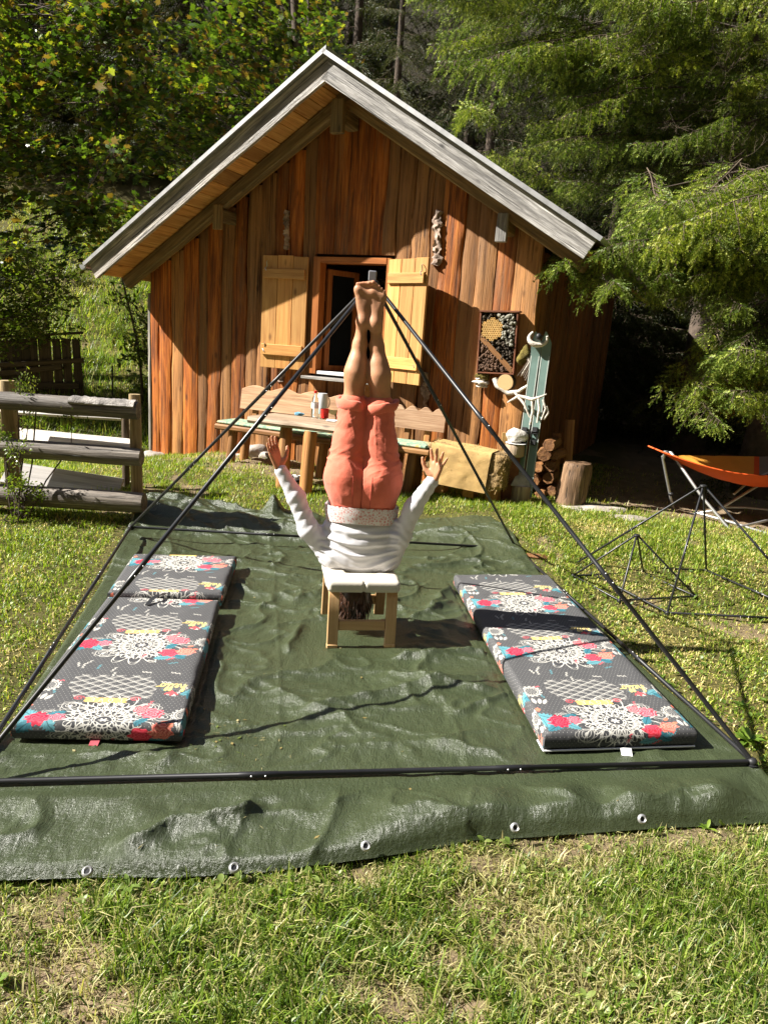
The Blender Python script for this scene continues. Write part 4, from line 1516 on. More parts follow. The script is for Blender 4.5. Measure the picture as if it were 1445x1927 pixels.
# =================================================================== SDF MODELLING (body, cloth, cushions)
class SDF:
    def __init__(s, lo, hi, h):
        s.lo, s.h = np.array(lo, float), h
        s.n = np.ceil((np.array(hi) - lo) / h).astype(int) + 1
        s.f = np.full(s.n, .05, np.float32)

    def _win(s, lo, hi, m):
        a = np.clip(np.floor((lo - m - s.lo) / s.h).astype(int), 0, s.n)
        b = np.clip(np.ceil((hi + m - s.lo) / s.h).astype(int) + 1, 0, s.n)
        g = [s.lo[i] + np.arange(a[i], b[i]) * s.h for i in range(3)]
        return tuple(slice(a[i], b[i]) for i in range(3)), np.meshgrid(*g, indexing='ij')

    def _put(s, w, d, k):
        f = s.f[w]
        hh = np.clip(k - np.abs(f - d), 0, None) / k
        s.f[w] = np.minimum(f, d) - hh * hh * k * .25

    def cap(s, a, b, ra, rb, k=.02, sq=(1, 1, 1)):
        a, b, q = np.array(a, float), np.array(b, float), np.array(sq, float)
        R = max(ra, rb) * max(q)
        w, (x, y, z) = s._win(np.minimum(a, b) - R, np.maximum(a, b) + R, max(.05, k))
        p = [(x - a[0]) / q[0], (y - a[1]) / q[1], (z - a[2]) / q[2]]
        d = (b - a) / q
        t = np.clip((p[0] * d[0] + p[1] * d[1] + p[2] * d[2]) / (d @ d + 1e-12), 0, 1)
        r = np.sqrt((p[0] - t * d[0]) ** 2 + (p[1] - t * d[1]) ** 2 + (p[2] - t * d[2]) ** 2) - (ra + (rb - ra) * t)
        s._put(w, r * min(q), k)
        return s

    def chain(s, P, R, k=.02, sq=(1, 1, 1)):
        for i in range(len(P) - 1):
            s.cap(P[i], P[i + 1], R[i], R[i + 1], k, sq)
        return s

    def ell(s, c, rad, k=.02):
        c, rad = np.array(c, float), np.array(rad, float)
        w, (x, y, z) = s._win(c - rad, c + rad, max(.05, k))
        p = [(x - c[0]), (y - c[1]), (z - c[2])]
        k0 = np.sqrt(sum((p[i] / rad[i]) ** 2 for i in range(3)))
        k1 = np.sqrt(sum((p[i] / rad[i] ** 2) ** 2 for i in range(3))) + 1e-9
        s._put(w, k0 * (k0 - 1) / k1, k)
        return s

    def box(s, M, hs, r, k=.01):
        """rounded box, M places its centre"""
        A = np.array(M.inverted())
        hs = np.array(hs, float)
        c = np.array(M.translation)
        R = np.linalg.norm(hs)
        w, (x, y, z) = s._win(c - R, c + R, .05)
        q = [A[i, 0] * x + A[i, 1] * y + A[i, 2] * z + A[i, 3] for i in range(3)]
        e = [np.abs(q[i]) - hs[i] + r for i in range(3)]
        d = np.sqrt(sum(np.maximum(v, 0) ** 2 for v in e)) + np.minimum(np.maximum(e[0], np.maximum(e[1], e[2])), 0) - r
        s._put(w, d, k)
        return s

    def mesh(s, smooth=1):
        f = s.f
        nx, ny, nz = f.shape
        neg = f < 0
        cnt = np.zeros((nx - 1, ny - 1, nz - 1), np.int8)
        offs = [(i, j, k) for i in (0, 1) for j in (0, 1) for k in (0, 1)]
        for i, j, k in offs:
            cnt += neg[i:nx - 1 + i, j:ny - 1 + j, k:nz - 1 + k]
        mask = (cnt > 0) & (cnt < 8)
        idx = np.full(mask.shape, -1, np.int64)
        I = np.argwhere(mask)
        idx[mask] = np.arange(len(I))
        acc, num = np.zeros((len(I), 3)), np.zeros(len(I))
        for a in offs:
            for ax in range(3):
                if a[ax]:
                    continue
                b = list(a)
                b[ax] = 1
                fa = f[I[:, 0] + a[0], I[:, 1] + a[1], I[:, 2] + a[2]]
                fb = f[I[:, 0] + b[0], I[:, 1] + b[1], I[:, 2] + b[2]]
                c = (fa < 0) != (fb < 0)
                t = np.where(c, fa / (fa - fb + 1e-12), 0)
                pt = np.array(a, float)[None] + 0 * I
                pt[:, ax] = t
                acc += pt * c[:, None]
                num += c
        V = s.lo + (I + acc / num[:, None]) * s.h
        Q = []
        for ax in range(3):
            o1, o2 = [x for x in range(3) if x != ax]
            sa = [slice(None)] * 3
            sb = [slice(None)] * 3
            sa[ax], sb[ax] = slice(0, -1), slice(1, None)
            for o in (o1, o2):
                sa[o] = sb[o] = slice(1, -1)
            ea, eb = neg[tuple(sa)], neg[tuple(sb)]
            E = np.argwhere(ea != eb)
            if not len(E):
                continue
            flip = ea[tuple(E.T)]
            base = E.copy()
            base[:, o1] += 1
            base[:, o2] += 1
            q = []
            for d1, d2 in ((-1, -1), (0, -1), (0, 0), (-1, 0)):
                c = base.copy()
                c[:, o1] += d1
                c[:, o2] += d2
                q.append(idx[tuple(c.T)])
            q = np.stack(q, 1)
            if ax == 1:
                flip = ~flip
            q[~flip] = q[~flip][:, ::-1]
            Q.append(q)
        Q = np.concatenate(Q)
        Q = Q[(Q >= 0).all(1)]
        for _ in range(smooth):
            V = relax(V, Q)
        return V, Q


def relax(V, Q, a=.5):
    acc, n = np.zeros_like(V), np.zeros(len(V))
    for i in range(4):
        for j in ((i + 1) % 4, (i + 3) % 4):
            np.add.at(acc, Q[:, i], V[Q[:, j]])
            np.add.at(n, Q[:, i], 1)
    return V * (1 - a) + a * acc / np.maximum(n, 1)[:, None]


def vnormals(V, Q):
    d = np.cross(V[Q[:, 2]] - V[Q[:, 0]], V[Q[:, 3]] - V[Q[:, 1]])
    N = np.zeros_like(V)
    for i in range(4):
        np.add.at(N, Q[:, i], d)
    return N / (np.linalg.norm(N, axis=1)[:, None] + 1e-12)


# stool cushion: a horseshoe with the gap for the neck at the back
s = SDF((-.45, 3.35, .28), (.25, 4.0, .5), .006)
cz = .358
for (x0, y0, hx, hy) in ((0, -.115, .19, .08), (-.135, .03, .058, .165), (.135, .03, .058, .165)):
    s.box(SM_ @ Matrix.Translation((x0, y0, cz - .03)), (hx, hy, .032), .022, .012)
V, Q = s.mesh(2)
Vl = (V - [STOOL_C[0], STOOL_C[1], 0]) @ np.array([[math.cos(STOOL_YAW), -math.sin(STOOL_YAW)], [math.sin(STOOL_YAW), math.cos(STOOL_YAW)]] + [[0, 0]])[:, :2] if False else None
cl, sl_ = math.cos(-STOOL_YAW), math.sin(-STOOL_YAW)
lx = (V[:, 0] - STOOL_C[0]) * cl - (V[:, 1] - STOOL_C[1]) * sl_
ly = (V[:, 0] - STOOL_C[0]) * sl_ + (V[:, 1] - STOOL_C[1]) * cl
crease = np.exp(-(lx / .006) ** 2) * sstep(-.16, -.185, ly)
V = V - vnormals(V, Q) * (crease * .010)[:, None]
add('cushion', mesh(V, Q, 180), M_cream, stool)

# =================================================================== PERSON
person = thing('person', 'person in coral trousers and white top upside down in a shoulder stand on the stool', 'person', (-.12, 3.72, .37))
PY = 3.71
# body, one surface
s = SDF((-.80, 3.50, .02), (.46, 4.0, 1.98), .0045)
ANK = [(-.176, PY + .012, 1.665), (-.106, PY + .012, 1.66)]
KNE = [(-.197, PY + .02, 1.285), (-.058, PY + .02, 1.28)]
HIP = [(-.208, PY + .03, .90), (-.037, PY + .03, .90)]
for i in (0, 1):
    sx = -1 if i == 0 else 1
    a, k_, h = map(np.array, (ANK[i], KNE[i], HIP[i]))
    s.cap(h, k_, .088, .052, .02)
    s.chain([k_, k_ * .62 + a * .38 + [sx * .006, -.014, 0], k_ * .25 + a * .75, a], [.052, .054, .034, .026], .02)
    s.cap(k_ * .7 + a * .3 + [0, -.016, 0], k_ * .5 + a * .5 + [0, -.01, 0], .047, .042, .03)
    # foot, sole to the camera, toes up
    fx = -.006 if i == 0 else .004
    heel = a + [.004 * -sx, -.03, .012]
    s.ell(heel, (.032, .032, .038), .02)
    s.cap(a, heel + [0, .01, .0], .026, .026, .015)
    # achilles
    s.cap(a + [0, -.02, -.07], heel, .012, .02, .02)
    b1, b2 = heel + [-.024 + fx, .002, .155], heel + [.022 + fx, .004, .14]
    if i == 1:
        b1, b2 = heel + [-.022 + fx, .004, .15], heel + [.024 + fx, .002, .133]
    s.cap(heel, b1, .024, .021, .018, (1, .85, 1))
    s.cap(heel, b2, .024, .019, .018, (1, .85, 1))
    s.cap(b1, b2, .021, .018, .015)
    big = 1 if i == 0 else 0
    for t in range(5):
        u_t = t / 4
        rr = [.012, .0095, .009, .0085, .008][t]
        ln = [.047, .043, .038, .032, .026][t]
        b = (b2 * (1 - u_t) + b1 * u_t) if i == 0 else (b1 * (1 - u_t) + b2 * u_t)
        tip = b + [(u_t - .4) * (.012 if i else -.012), -.010, ln]
        s.cap(b, (b + tip) / 2 + [0, .006, 0], rr, rr * .9, .006)
        s.cap((b + tip) / 2 + [0, .006, 0], tip, rr * .9, rr * 1.05, .004)
# trunk
s.ell((-.12, PY + .03, .86), (.17, .10, .11), .03)
s.cap((-.12, PY + .04, .80), (-.12, PY + .04, .50), .105, .115, .03, (1.35, .8, 1))
s.cap((-.27, PY + .03, .445), (.035, PY + .03, .445), .055, .055, .03)
s.cap((-.12, PY + .05, .42), (-.125, PY + .05, .30), .05, .047, .02)
# head: hangs through the gap, face turned away
s.ell((-.128, PY + .035, .205), (.072, .088, .1), .02)
s.ell((-.128, PY + .085, .255), (.05, .05, .055), .02)
s.cap((-.128, PY + .128, .235), (-.128, PY + .14, .255), .01, .013, .01)
for sx in (-1, 1):
    s.ell((-.128 + sx * .076, PY + .04, .225), (.012, .02, .03), .006)
    s.ell((-.128 + sx * .03, PY + .112, .205), (.014, .012, .009), .008)
s.cap((-.15, PY + .125, .285), (-.106, PY + .125, .285), .006, .006, .006)
# arms
ARM = [[(-.275, PY + .03, .45), (-.395, PY + .0, .585), (-.47, PY + .0, .76), (-.552, PY - .01, .895)],
       [(.045, PY + .03, .45), (.098, PY + .0, .585), (.150, PY - .045, .755), (.232, PY - .11, .915)]]
for A in ARM:
    s.chain(A, [.05, .042, .036, .024], .025)


def hand(w, d, n, thumb, L, spread, curl):
    """wrist, direction of the fingers, palm normal; thumb = sign along lateral"""
    w, d, n = (np.array(v, float) for v in (w, d, n))
    d /= np.linalg.norm(d)
    n -= d * (n @ d)
    n /= np.linalg.norm(n)
    l = np.cross(d, n) * thumb        # points to the thumb side
    pl = L * .5
    k0 = w + d * .012
    for q in (-.028, -.01, .01, .028):
        s.cap(k0 + l * q * .55, w + d * pl + l * q, .0135, .0115, .008)
    kn = [w + d * pl * 1.0 + l * q for q in (.031, .0105, -.0105, -.030)]
    ln = [.86, .98, .92, .72]
    for i in range(4):
        an = spread * (1.2 - i * .95) if spread else 0
        fd = d * math.cos(an) + l * math.sin(an)
        l1, l2, l3 = (L * .5 * ln[i] * v for v in (.46, .30, .24))
        p = kn[i]
        r_ = .0092 if i < 3 else .0078
        c1, c2, c3 = curl * .5, curl * 1.2, curl * 1.7
        a1 = p + (fd * math.cos(c1) + n * math.sin(c1)) * l1
        a2 = a1 + (fd * math.cos(c2) + n * math.sin(c2)) * l2
        a3 = a2 + (fd * math.cos(c3) + n * math.sin(c3)) * l3
        s.cap(p, a1, r_ * 1.06, r_, .004)
        s.cap(a1, a2, r_, r_ * .9, .003)
        s.cap(a2, a3, r_ * .9, r_ * .72, .003)
    t0 = w + d * .022 + l * .018 + n * .008
    t1 = t0 + (d * .55 + l * .75 + n * .28) * .042
    t2 = t1 + (d * .82 + l * .5 + n * .2) * .034
    t3 = t2 + (d * .9 + l * .32 + n * .12) * .026
    s.cap(t0, t1, .016, .0125, .012)
    s.cap(t1, t2, .0115, .0105, .004)
    s.cap(t2, t3, .0105, .0082, .003)


hand((-.560, PY - .012, .905), (-.34, -.05, .95), (.8, -.55, .25), 1, .178, .035, .10)
hand((.238, PY - .118, .925), (.14, -.10, 1), (-.62, -.8, .1), -1, .165, .26, .10)
V, Q = s.mesh(2)
add('body', mesh(V, Q, 180), M_skin, person)

# trousers
s = SDF((-.40, 3.5, .64), (.2, 3.98, 1.36), .006)
for i in (0, 1):
    h, k_ = np.array(HIP[i]), np.array(KNE[i])
    sx = -1 if i == 0 else 1
    s.chain([h + [sx * .006, -.005, -.01], h * .55 + k_ * .45 + [sx * -.003, .0, 0], k_ + [0, -.002, -.02]], [.116, .087, .072], .03, (1, 1.02, 1))
    s.cap(h + [sx * -.002, -.045, -.005], h + [sx * -.006, -.035, -.06], .095, .095, .025)
s.cap((-.122, PY + .02, .83), (-.118, PY + .025, .725), .12, .112, .04, (1.56, 1., 1))
V, Q = s.mesh(2)
# open the leg ends a little and crease the cloth
N = vnormals(V, Q)
z = V[:, 2]
th = np.arctan2(V[:, 1] - PY, V[:, 0] + .12)
leg = sstep(.98, 1.08, z)
fold = np.sin(z * 95 + 3.5 * fbm(V * 9, 2, 7) * 3 + V[:, 0] * 30)
cr_zone = np.exp(-((z - .985) / .045) ** 2) + .45 * np.exp(-((z - 1.17) / .10) ** 2) * (fbm(V * 7, 2, 4) > -.05)
ph = z * 62 + np.abs(V[:, 0] + .12) * 34 * np.sign(z - 1.0) + 5 * fbm(V * np.array([5, 5, 8]), 2, 51)
rdg = (1 - np.abs(np.sin(ph))) ** 3 * (np.exp(-((z - .985) / .06) ** 2) + .5 * np.exp(-((z - 1.2) / .07) ** 2)) * np.clip(.45 + fbm(V * 8, 2, 52) * 2, 0, 1)
ph2 = V[:, 0] * 55 + z * 14 + 4 * fbm(V * 4, 2, 53)
rdg2 = (1 - np.abs(np.sin(ph2))) ** 4 * sstep(1.0, 1.1, z) * np.clip(.2 + fbm(V * 6, 2, 54) * 2, 0, 1)
V = V + N * (.011 * rdg + .006 * rdg2 + .003 * cr_zone * fold + .004 * fbm(V * np.array([7, 7, 12]), 3, 3) + .0015 * fbm(V * 40, 2, 9) + .0022 * sstep(.2, .6, 1 - np.abs(fbm(np.c_[V[:, 0] * 9 + V[:, 2] * 7, V[:, 1] * 5, V[:, 2] * 8 - V[:, 0] * 6], 2, 33)) * 3))[:, None]
# seat seam and hip pockets
front = V[:, 1] < PY
seam = np.exp(-((V[:, 0] + .122 + .01 * (z - .8)) / .004) ** 2) * sstep(.70, .73, z) * sstep(.99, .95, z) * front
V = V - N * (.008 * seam)[:, None]
for sx in (-1, 1):
    px_ = V[:, 0] + .12 - sx * .105
    d_ = np.maximum(np.abs(px_ + sx * .01 * (z - .82)) - .062, np.abs(z - .835) - .075)
    V = V + N * (.0012 * sstep(.004, -.002, d_) * front)[:, None]
M_coral = plain('coral_cotton', (.68, .15, .085), .8, var=.1, bump=.2, bs=160, sheen=.2)
tr_ = add('trousers', mesh(V, Q, 180), M_coral, person)
M_thr = plain('coral_stitching', (.4, .075, .05), .8, var=.1)
from mathutils.bvhtree import BVHTree
bvh = BVHTree.FromPolygons([Vector(v) for v in V], Q.tolist())


def on_cloth(x, z, off=.001):
    h = bvh.ray_cast(Vector((x, 3.0, z)), Vector((0, 1, 0)))
    return np.array(h[0]) + np.array([0, -off, 0]) if h[0] is not None else None


def stitch(P, nm, mat=M_thr, rr=.0013, par=tr_):
    pts = [p for p in (on_cloth(x, z) for x, z in P) if p is not None]
    if len(pts) > 2:
        add(nm, tube(pts, rr, 5), mat, par)


stitch([(-.120 + .002 * math.sin(i), .715 + .012 * i) for i in range(21)], 'seam')
for sx in (-1, 1):
    stitch([(-.12 + sx * (.045 + .004 * i / 12), .745 + .014 * i) for i in range(13)], 'pocket_seam')
    stitch([(-.12 + sx * (.045 + .011 * i), .745 - .0 * i) for i in range(10)], 'pocket_seam')
# rolled hems with a flap
for i in (0, 1):
    k_ = np.array(KNE[i])
    sx = -1 if i == 0 else 1
    rings = []
    na = 40
    a = np.linspace(0, 2 * math.pi, na, endpoint=False)
    wob = .006 * np.sin(a * 3 + i) + .005 * np.sin(a * 5 + 1)
    fl = .018 * np.exp(-((np.mod(a - (math.pi if i == 0 else -.25) + math.pi, 2 * math.pi) - math.pi) / .5) ** 2)
    for (rr, zz, ff) in ((.060, -.010, 0), (.073, -.04, 0), (.079, -.035, .3), (.081, -.012, .7), (.079, .008, 1.), (.073, .014, 1.), (.065, .008, .6), (.060, -.02, 0)):
        R_ = rr + wob * .6 + fl * ff
        rings.append(np.c_[k_[0] + np.cos(a) * R_, k_[1] + np.sin(a) * R_ * 1.02, k_[2] - .01 + zz + wob * .8 + (.012 if i == 0 else -.02) * np.cos(a) * (-1) + fl * ff * -.3])
    add('rolled_hem', loft(rings, (False, False)), M_coral, tr_, smooth=180)

# shirt
s = SDF((-.62, 3.52, .33), (.32, 4.02, .96), .006)
s.cap((-.12, PY + .035, .72), (-.12, PY + .045, .56), .113, .117, .03, (1.66, .98, 1))
s.cap((-.122, PY + .045, .56), (-.122, PY + .045, .475), .117, .108, .04, (1.62, 1.0, 1))
s.cap((-.25, PY + .015, .445), (.01, PY + .015, .445), .08, .08, .04)
for A, tw in zip(ARM, (0, 0)):
    A = [np.array(p) for p in A]
    e = A[3] + (A[3] - A[2]) * .02
    s.chain([A[0], A[1], A[2], e], [.066, .053, .046, .034], .03)
V, Q = s.mesh(2)
N = vnormals(V, Q)
x, z = V[:, 0], V[:, 2]
body = sstep(.225, .19, np.abs(x + .12) - .0)
sag = z + .10 * ((x + .12) / .2) ** 2 * sstep(.62, .40, z) * -1 - .015 * fbm(V * 6, 2, 2)
f1 = np.sin(sag * 190 + 2.2 * fbm(V * np.array([5, 5, 9]), 3, 5) * 3)
fold = .0028 * f1 * (.45 + 1.3 * fbm(V * np.array([5, 5, 14]) + 4, 2, 8)) + .0035 * np.sin(sag * 95 + 5 * fbm(V * 4, 3, 25))
armz = 1 - body
f2 = np.sin((z * .75 + np.abs(x + .12) * .9) * 120 + 4 * fbm(V * 8, 2, 15))
V = V + N * (body * fold * sstep(.78, .70, z) * sstep(.36, .42, z) * 1.2 + armz * .0032 * f2 * (.4 + fbm(V * 7, 2, 6)) + .0025 * fbm(V * 22, 2, 12))[:, None]
M_shirt = plain('white_jersey', (.64, .63, .655), .8, var=.04, bump=.1, bs=200)
sh_ = add('shirt', mesh(V, Q, 180), M_shirt, person)
# lace hem: skin tone shows through white threads
lt = NT('lace')
lv = objvec(lt, 1, 1, 1, False)
vo = lt.n('TexVoronoi', {'Vector': lv, 'Scale': 62.}, feature='DISTANCE_TO_EDGE').outputs['Distance']
vo2 = lt.n('TexVoronoi', {'Vector': lv, 'Scale': 150.}, feature='DISTANCE_TO_EDGE').outputs['Distance']
nzl = lt.noise(lv, 45., 4, .6, 2.)
ml = lt.math('MAXIMUM', lt.ramp(vo, [(.08, (1, 1, 1)), (.16, (0, 0, 0))]), lt.math('MAXIMUM', lt.math('MULTIPLY', lt.ramp(vo2, [(.05, (1, 1, 1)), (.14, (0, 0, 0))]), .55), lt.ramp(nzl, [(.52, (0, 0, 0)), (.58, (1, 1, 1))])))
lt.P(col=lt.mix(ml, (.60, .2, .17), (.72, .68, .66)), rough=.8)
rings = []
a = np.linspace(0, 2 * math.pi, 90, endpoint=False)
for t in np.linspace(0, 1, 9):
    zz = .655 + .085 * t
    scal = .006 * np.abs(np.sin(a * 16)) * (t > .99)
    R_ = 1 + .008 * np.sin(t * 3.1) + .014 * (1 - abs(t - .5))
    rings.append(np.c_[-.12 + np.cos(a) * .186 * R_ * (1 + .06 * t), PY + .035 + np.sin(a) * (.118 + .012 * t) * R_, zz + scal + .012 * np.cos(a) ** 2 * -1])
add('lace_hem', loft(rings, (False, False)), lt.m, sh_, smooth=180)

# hair
hp = np.random.default_rng(9)
bsV = []
cen = np.array([-.128, PY + .03, .21])
for i in range(520):
    az, el = hp.uniform(0, 6.28), hp.uniform(-1.2, 1.1)
    dd = np.array([math.cos(az) * math.cos(el), math.sin(az) * math.cos(el), math.sin(el)])
    if dd[1] > .45 and dd[2] > -.3:
        continue
    p = cen + dd * [.084, .098, .108]
    L = hp.uniform(.03, .08)
    pts = [p]
    v = dd * .4 + [-.12, -.15, -1.0]
    w1, w2 = hp.uniform(0, 6.28, 2)
    for k_ in range(6):
        v = v + [.16 * math.sin(w1 + k_ * 1.3), .16 * math.cos(w2 + k_ * 1.2), -.05]
        v = v / np.linalg.norm(v)
        p = p + v * L / 6
        p = np.array([p[0], p[1], max(p[2], .062)])
        pts.append(p)
    bsV.append(tube(pts, np.array([.0042, .0045, .0042, .0038, .003, .002, .0006]), 4))
M_hair = plain('brown_hair', (.05, .02, .009), .38, var=.6, spec=.6)
V, F = merge(bsV)
g0 = blob(1, 4, .07, 3, (.086, .1, .11))
g0 = (g0[0] + cen + np.array([0, -.008, -.004]), g0[1])
hair = add('hair', merge([(V, F), g0]), M_hair, person, smooth=60)

# =================================================================== LOG FENCE (left)
FY = 5.4
P_foot = np.array([-1.93, FY + .06, -.05])
fence = thing('log_fence', 'grey three rail log fence at the left edge of the lawn', 'fence', (-2.6, FY, 0))


def logrod(name, p0, p1, r, mat, parent, seed=0, wob=.06, bend=0., n=14, k=12):
    L = float(np.linalg.norm(np.array(p1) - np.array(p0)))
    return add(name, log(L, r, n, k, wob, seed, bend), mat, parent, Mz(p0, p1), smooth=60)


for i, (zl, zr, xr, rr) in enumerate(((.215, .245, -1.86, .083), (.60, .60, -1.875, .07), (.955, .955, -1.895, .07))):
    o = logrod('rail', (-3.7, FY, zl - .02 * 0), (xr, FY, zr), rr, M_fence, fence, 31 + i, .08, .015)
logrod('post', (-1.955, FY + .13, -.1), (-1.965, FY + .11, 1.065), .046, M_post, fence, 40, .05)
logrod('post', (-2.93, FY + .13, -.1), (-2.94, FY + .12, 1.10), .06, M_post, fence, 41, .05)
# rough bark left on the top rail
rings = []
for i in range(26):
    t = i / 25
    a = np.linspace(-.15, math.pi * 1.12, 16)
    rr = .072 + .010 * np.abs(fbm(np.stack([a * 3, a * 0 + t * 14], -1), 3, 6)) * 2 + .002
    cx = -2.40 + t * .49
    rings.append(np.c_[np.full(16, cx), FY - np.cos(a + .6) * rr, .955 + np.sin(a + .6) * rr - .0])
add('bark', loft(rings), plain('grey_cracked_bark', (.24, .22, .2), .9, var=.8, bump=1., bs=70), fence, smooth=80)

# wide boards behind the log fence
bf = thing('board_fence', 'low fence of wide silvery boards leaning behind the log fence', 'fence', (-2.9, 6.4, 0))
for (x0, z0, x1, z1, w, y0, y1) in ((-3.40, .82, -2.36, .82, .2, 6.25, 6.35), (-3.42, .53, -2.33, .48, .24, 6.3, 6.4), (-3.42, .21, -2.42, .10, .26, 6.3, 6.4)):
    beam('board', (x0, y0, z0), (x1, y1, z1), .03, w, M_board, bf, up=(-.35, .72, .6), n=6, wob=.03, seed=4)
logrod('post', (-3.42, 6.5, -.05), (-3.4, 6.52, 1.0), .05, M_pick, bf, 43)
logrod('post', (-2.42, 6.55, -.05), (-2.42, 6.55, .74), .035, M_pick, bf, 44)

# dark picket fence at the back left
pf = thing('picket_fence', 'dark weathered picket fence on the slope behind the log fence', 'fence', (-5.1, 10.5, .4))
pr = np.random.default_rng(12)
for i, (px, pt, wd) in enumerate(((4, 640, 12), (16, 640, 15), (31, 637, 17), (48, 637, 15), (63, 634, 13), (78, 632, 14), (88, 631, 15), (106, 637, 15), (124, 637, 16), (143, 638, 15))):
    top = VD(px, pt, 10.5)
    bot = VD(px + 8, 742, 10.5)
    beam('picket', (bot[0], 10.5 + .02 * (i % 2), bot[2] - .15), (top[0], 10.5, top[2]), wd * .0078, .025, M_pick, pf, up=(0, 1, 0), n=5, wob=.12, seed=i, c=.004)
for (y0, y1, x1, th) in ((688, 692, 158, .07), (706, 704, 118, .08), (728, 740, 150, .1), (636, 640, 157, .035)):
    a, b = VD(-20, y0, 10.44), VD(x1, y1 - 14, 10.44)
    beam('rail', a, b, .05, th, M_pick, pf, n=6, wob=.08, seed=int(y0), c=.008)

# =================================================================== BENCHES AND TABLE
GZ = lambda s, o: float(ground_z(*HU(s, o, 0)[:2])) + .005


def wavy_back(L, h, amp, n=4):
    xs = np.linspace(0, L, 34)
    top = h + amp * np.abs(np.sin(xs / L * math.pi * n)) - amp * .5
    rings = []
    for x, t in zip(xs, top):
        rings.append([(x, -.018, 0), (x, .018, 0), (x, .018, t - .006), (x, .012, t), (x, -.012, t), (x, -.018, t - .006)])
    V, F = loft(rings)
    return np.c_[V[:, 2], V[:, 1], V[:, 0]] * [1, 1, 1], F     # long axis on z for the grain


def bench(label, s0, s1, o_back, o_front, zseat, zb0, zb1, cushs, group):
    b = thing('bench', label, 'bench', M=HUTM @ Matrix.Translation(((s0 + s1) / 2, o_front, GZ((s0 + s1) / 2, o_front))), group=group)
    A = HUTM @ Matrix.Translation((s0, o_back, zb0)) @ Matrix.Rotation(math.radians(-8), 4, 'X') @ Matrix(((0, 0, 1, 0), (0, 1, 0, 0), (1, 0, 0, 0), (0, 0, 0, 1)))
    add('backrest', wavy_back(s1 - s0, zb1 - zb0, .05), M_bench, b, A)
    beam('seat', HUTM @ Vector((s0 - .02, (o_back + o_front) / 2 - .05, zseat - .03)), HUTM @ Vector((s1 + .02, (o_back + o_front) / 2 - .05, zseat - .03)), abs(o_back - o_front) - .06, .06, M_leg, b, n=5, wob=.03, c=.015)
    if cushs:
        o = beam('cushion', HUTM @ Vector((s0 + .0, (o_back + o_front) / 2 - .05, zseat + .019)), HUTM @ Vector((s1 - .02, (o_back + o_front) / 2 - .05, zseat + .019)), abs(o_back - o_front) - .09, .034, M_cush, b, n=3, c=.014)
    for sx in (s0 + .18, s1 - .18):
        for oo in (o_front + .07, o_back - .12):
            p0 = HU(sx - .03, oo - .02, GZ(sx, oo) - .05)
            logrod('leg', p0, HU(sx, oo, zseat - .055), .05, M_leg, b, int(sx * 10) % 50 + 50, .05)
        beam('back_support', HU(sx, o_back + .02, zseat - .02), HU(sx, o_back + .05, zb1 - .05), .07, .045, M_leg, b, up=tuple(FN), c=.01)
    return b


ct = NT('patterned_bench_cushion')
cv = objvec(ct, 1, 1, 1, False)
cc = ct.ramp(ct.n('TexVoronoi', {'Vector': cv, 'Scale': 11.}).outputs['Distance'], [(.15, (.5, .3, .08)), (.3, (.45, .4, .22)), (.42, (.1, .2, .14)), (.7, (.17, .3, .22))])
cc = ct.mix(ct.ramp(ct.noise(cv, 30., 3), [(.45, (0, 0, 0)), (.6, (1, 1, 1))]), cc, (.33, .36, .24))
ct.P(col=cc, rough=.85)
M_cush = ct.m
bench('long wooden bench with a wavy backrest and green cushion against the hut wall', -3.2, -1.72, -.22, -.66, .60, .74, .985, True, None)
bench('short wooden bench with a wavy backrest in shadow, right of the person', -1.32, -.74, -.28, -.68, .62, .75, .955, True, None)
tb = thing('table', 'thick slab wooden table with cracked edge on log legs beside the long bench', 'table', M=HUTM @ Matrix.Translation((-1.85, -.95, .2)))
TZ = .80
rings = []
for i in range(22):
    t = i / 21
    x = -2.42 + t * 1.22
    e = .02 * vn(np.array([[t * 6, 3.]]), 5)[0]
    y0, y1 = -1.22 + e, -.74 - e
    z1, z0 = TZ, TZ - .075
    rings.append([(x, y0 + .01, z0 + .01), (x, y0 - .004, (z0 + z1) / 2), (x, y0 + .008, z1), (x, y1 - .008, z1), (x, y1, (z0 + z1) / 2), (x, y1 - .01, z0)])
rings[0] = [(-2.42 + .04 * abs(q[1] + .98), q[1], q[2]) for q in rings[0]]
# turn so the grain follows the length
Mt = HUTM @ Matrix(((0, 0, 1, 0), (0, 1, 0, 0), (1, 0, 0, 0), (0, 0, 0, 1)))
V, F = loft(rings)
add('table_top', (V[:, [2, 1, 0]], [f[::-1] for f in F]), M_table, tb, Mt)
for (s0, o0, s1, o1, r_) in ((-2.03, -1.16, -2.06, -1.08, .062), (-1.74, -1.22, -1.75, -1.14, .062), (-2.25, -.8, -2.2, -.82, .05), (-1.35, -.82, -1.38, -.84, .05), (-1.36, -1.18, -1.38, -1.12, .06)):
    logrod('leg', HU(s0, o0, GZ(s0, o0) - .04), HU(s1, o1, TZ - .08), r_, M_leg, tb, int(-s0 * 20), .05)


def on_table(px, py):
    d = ray(px, py)
    P = CAM + d * ((TZ - HC) / d[2])
    return P


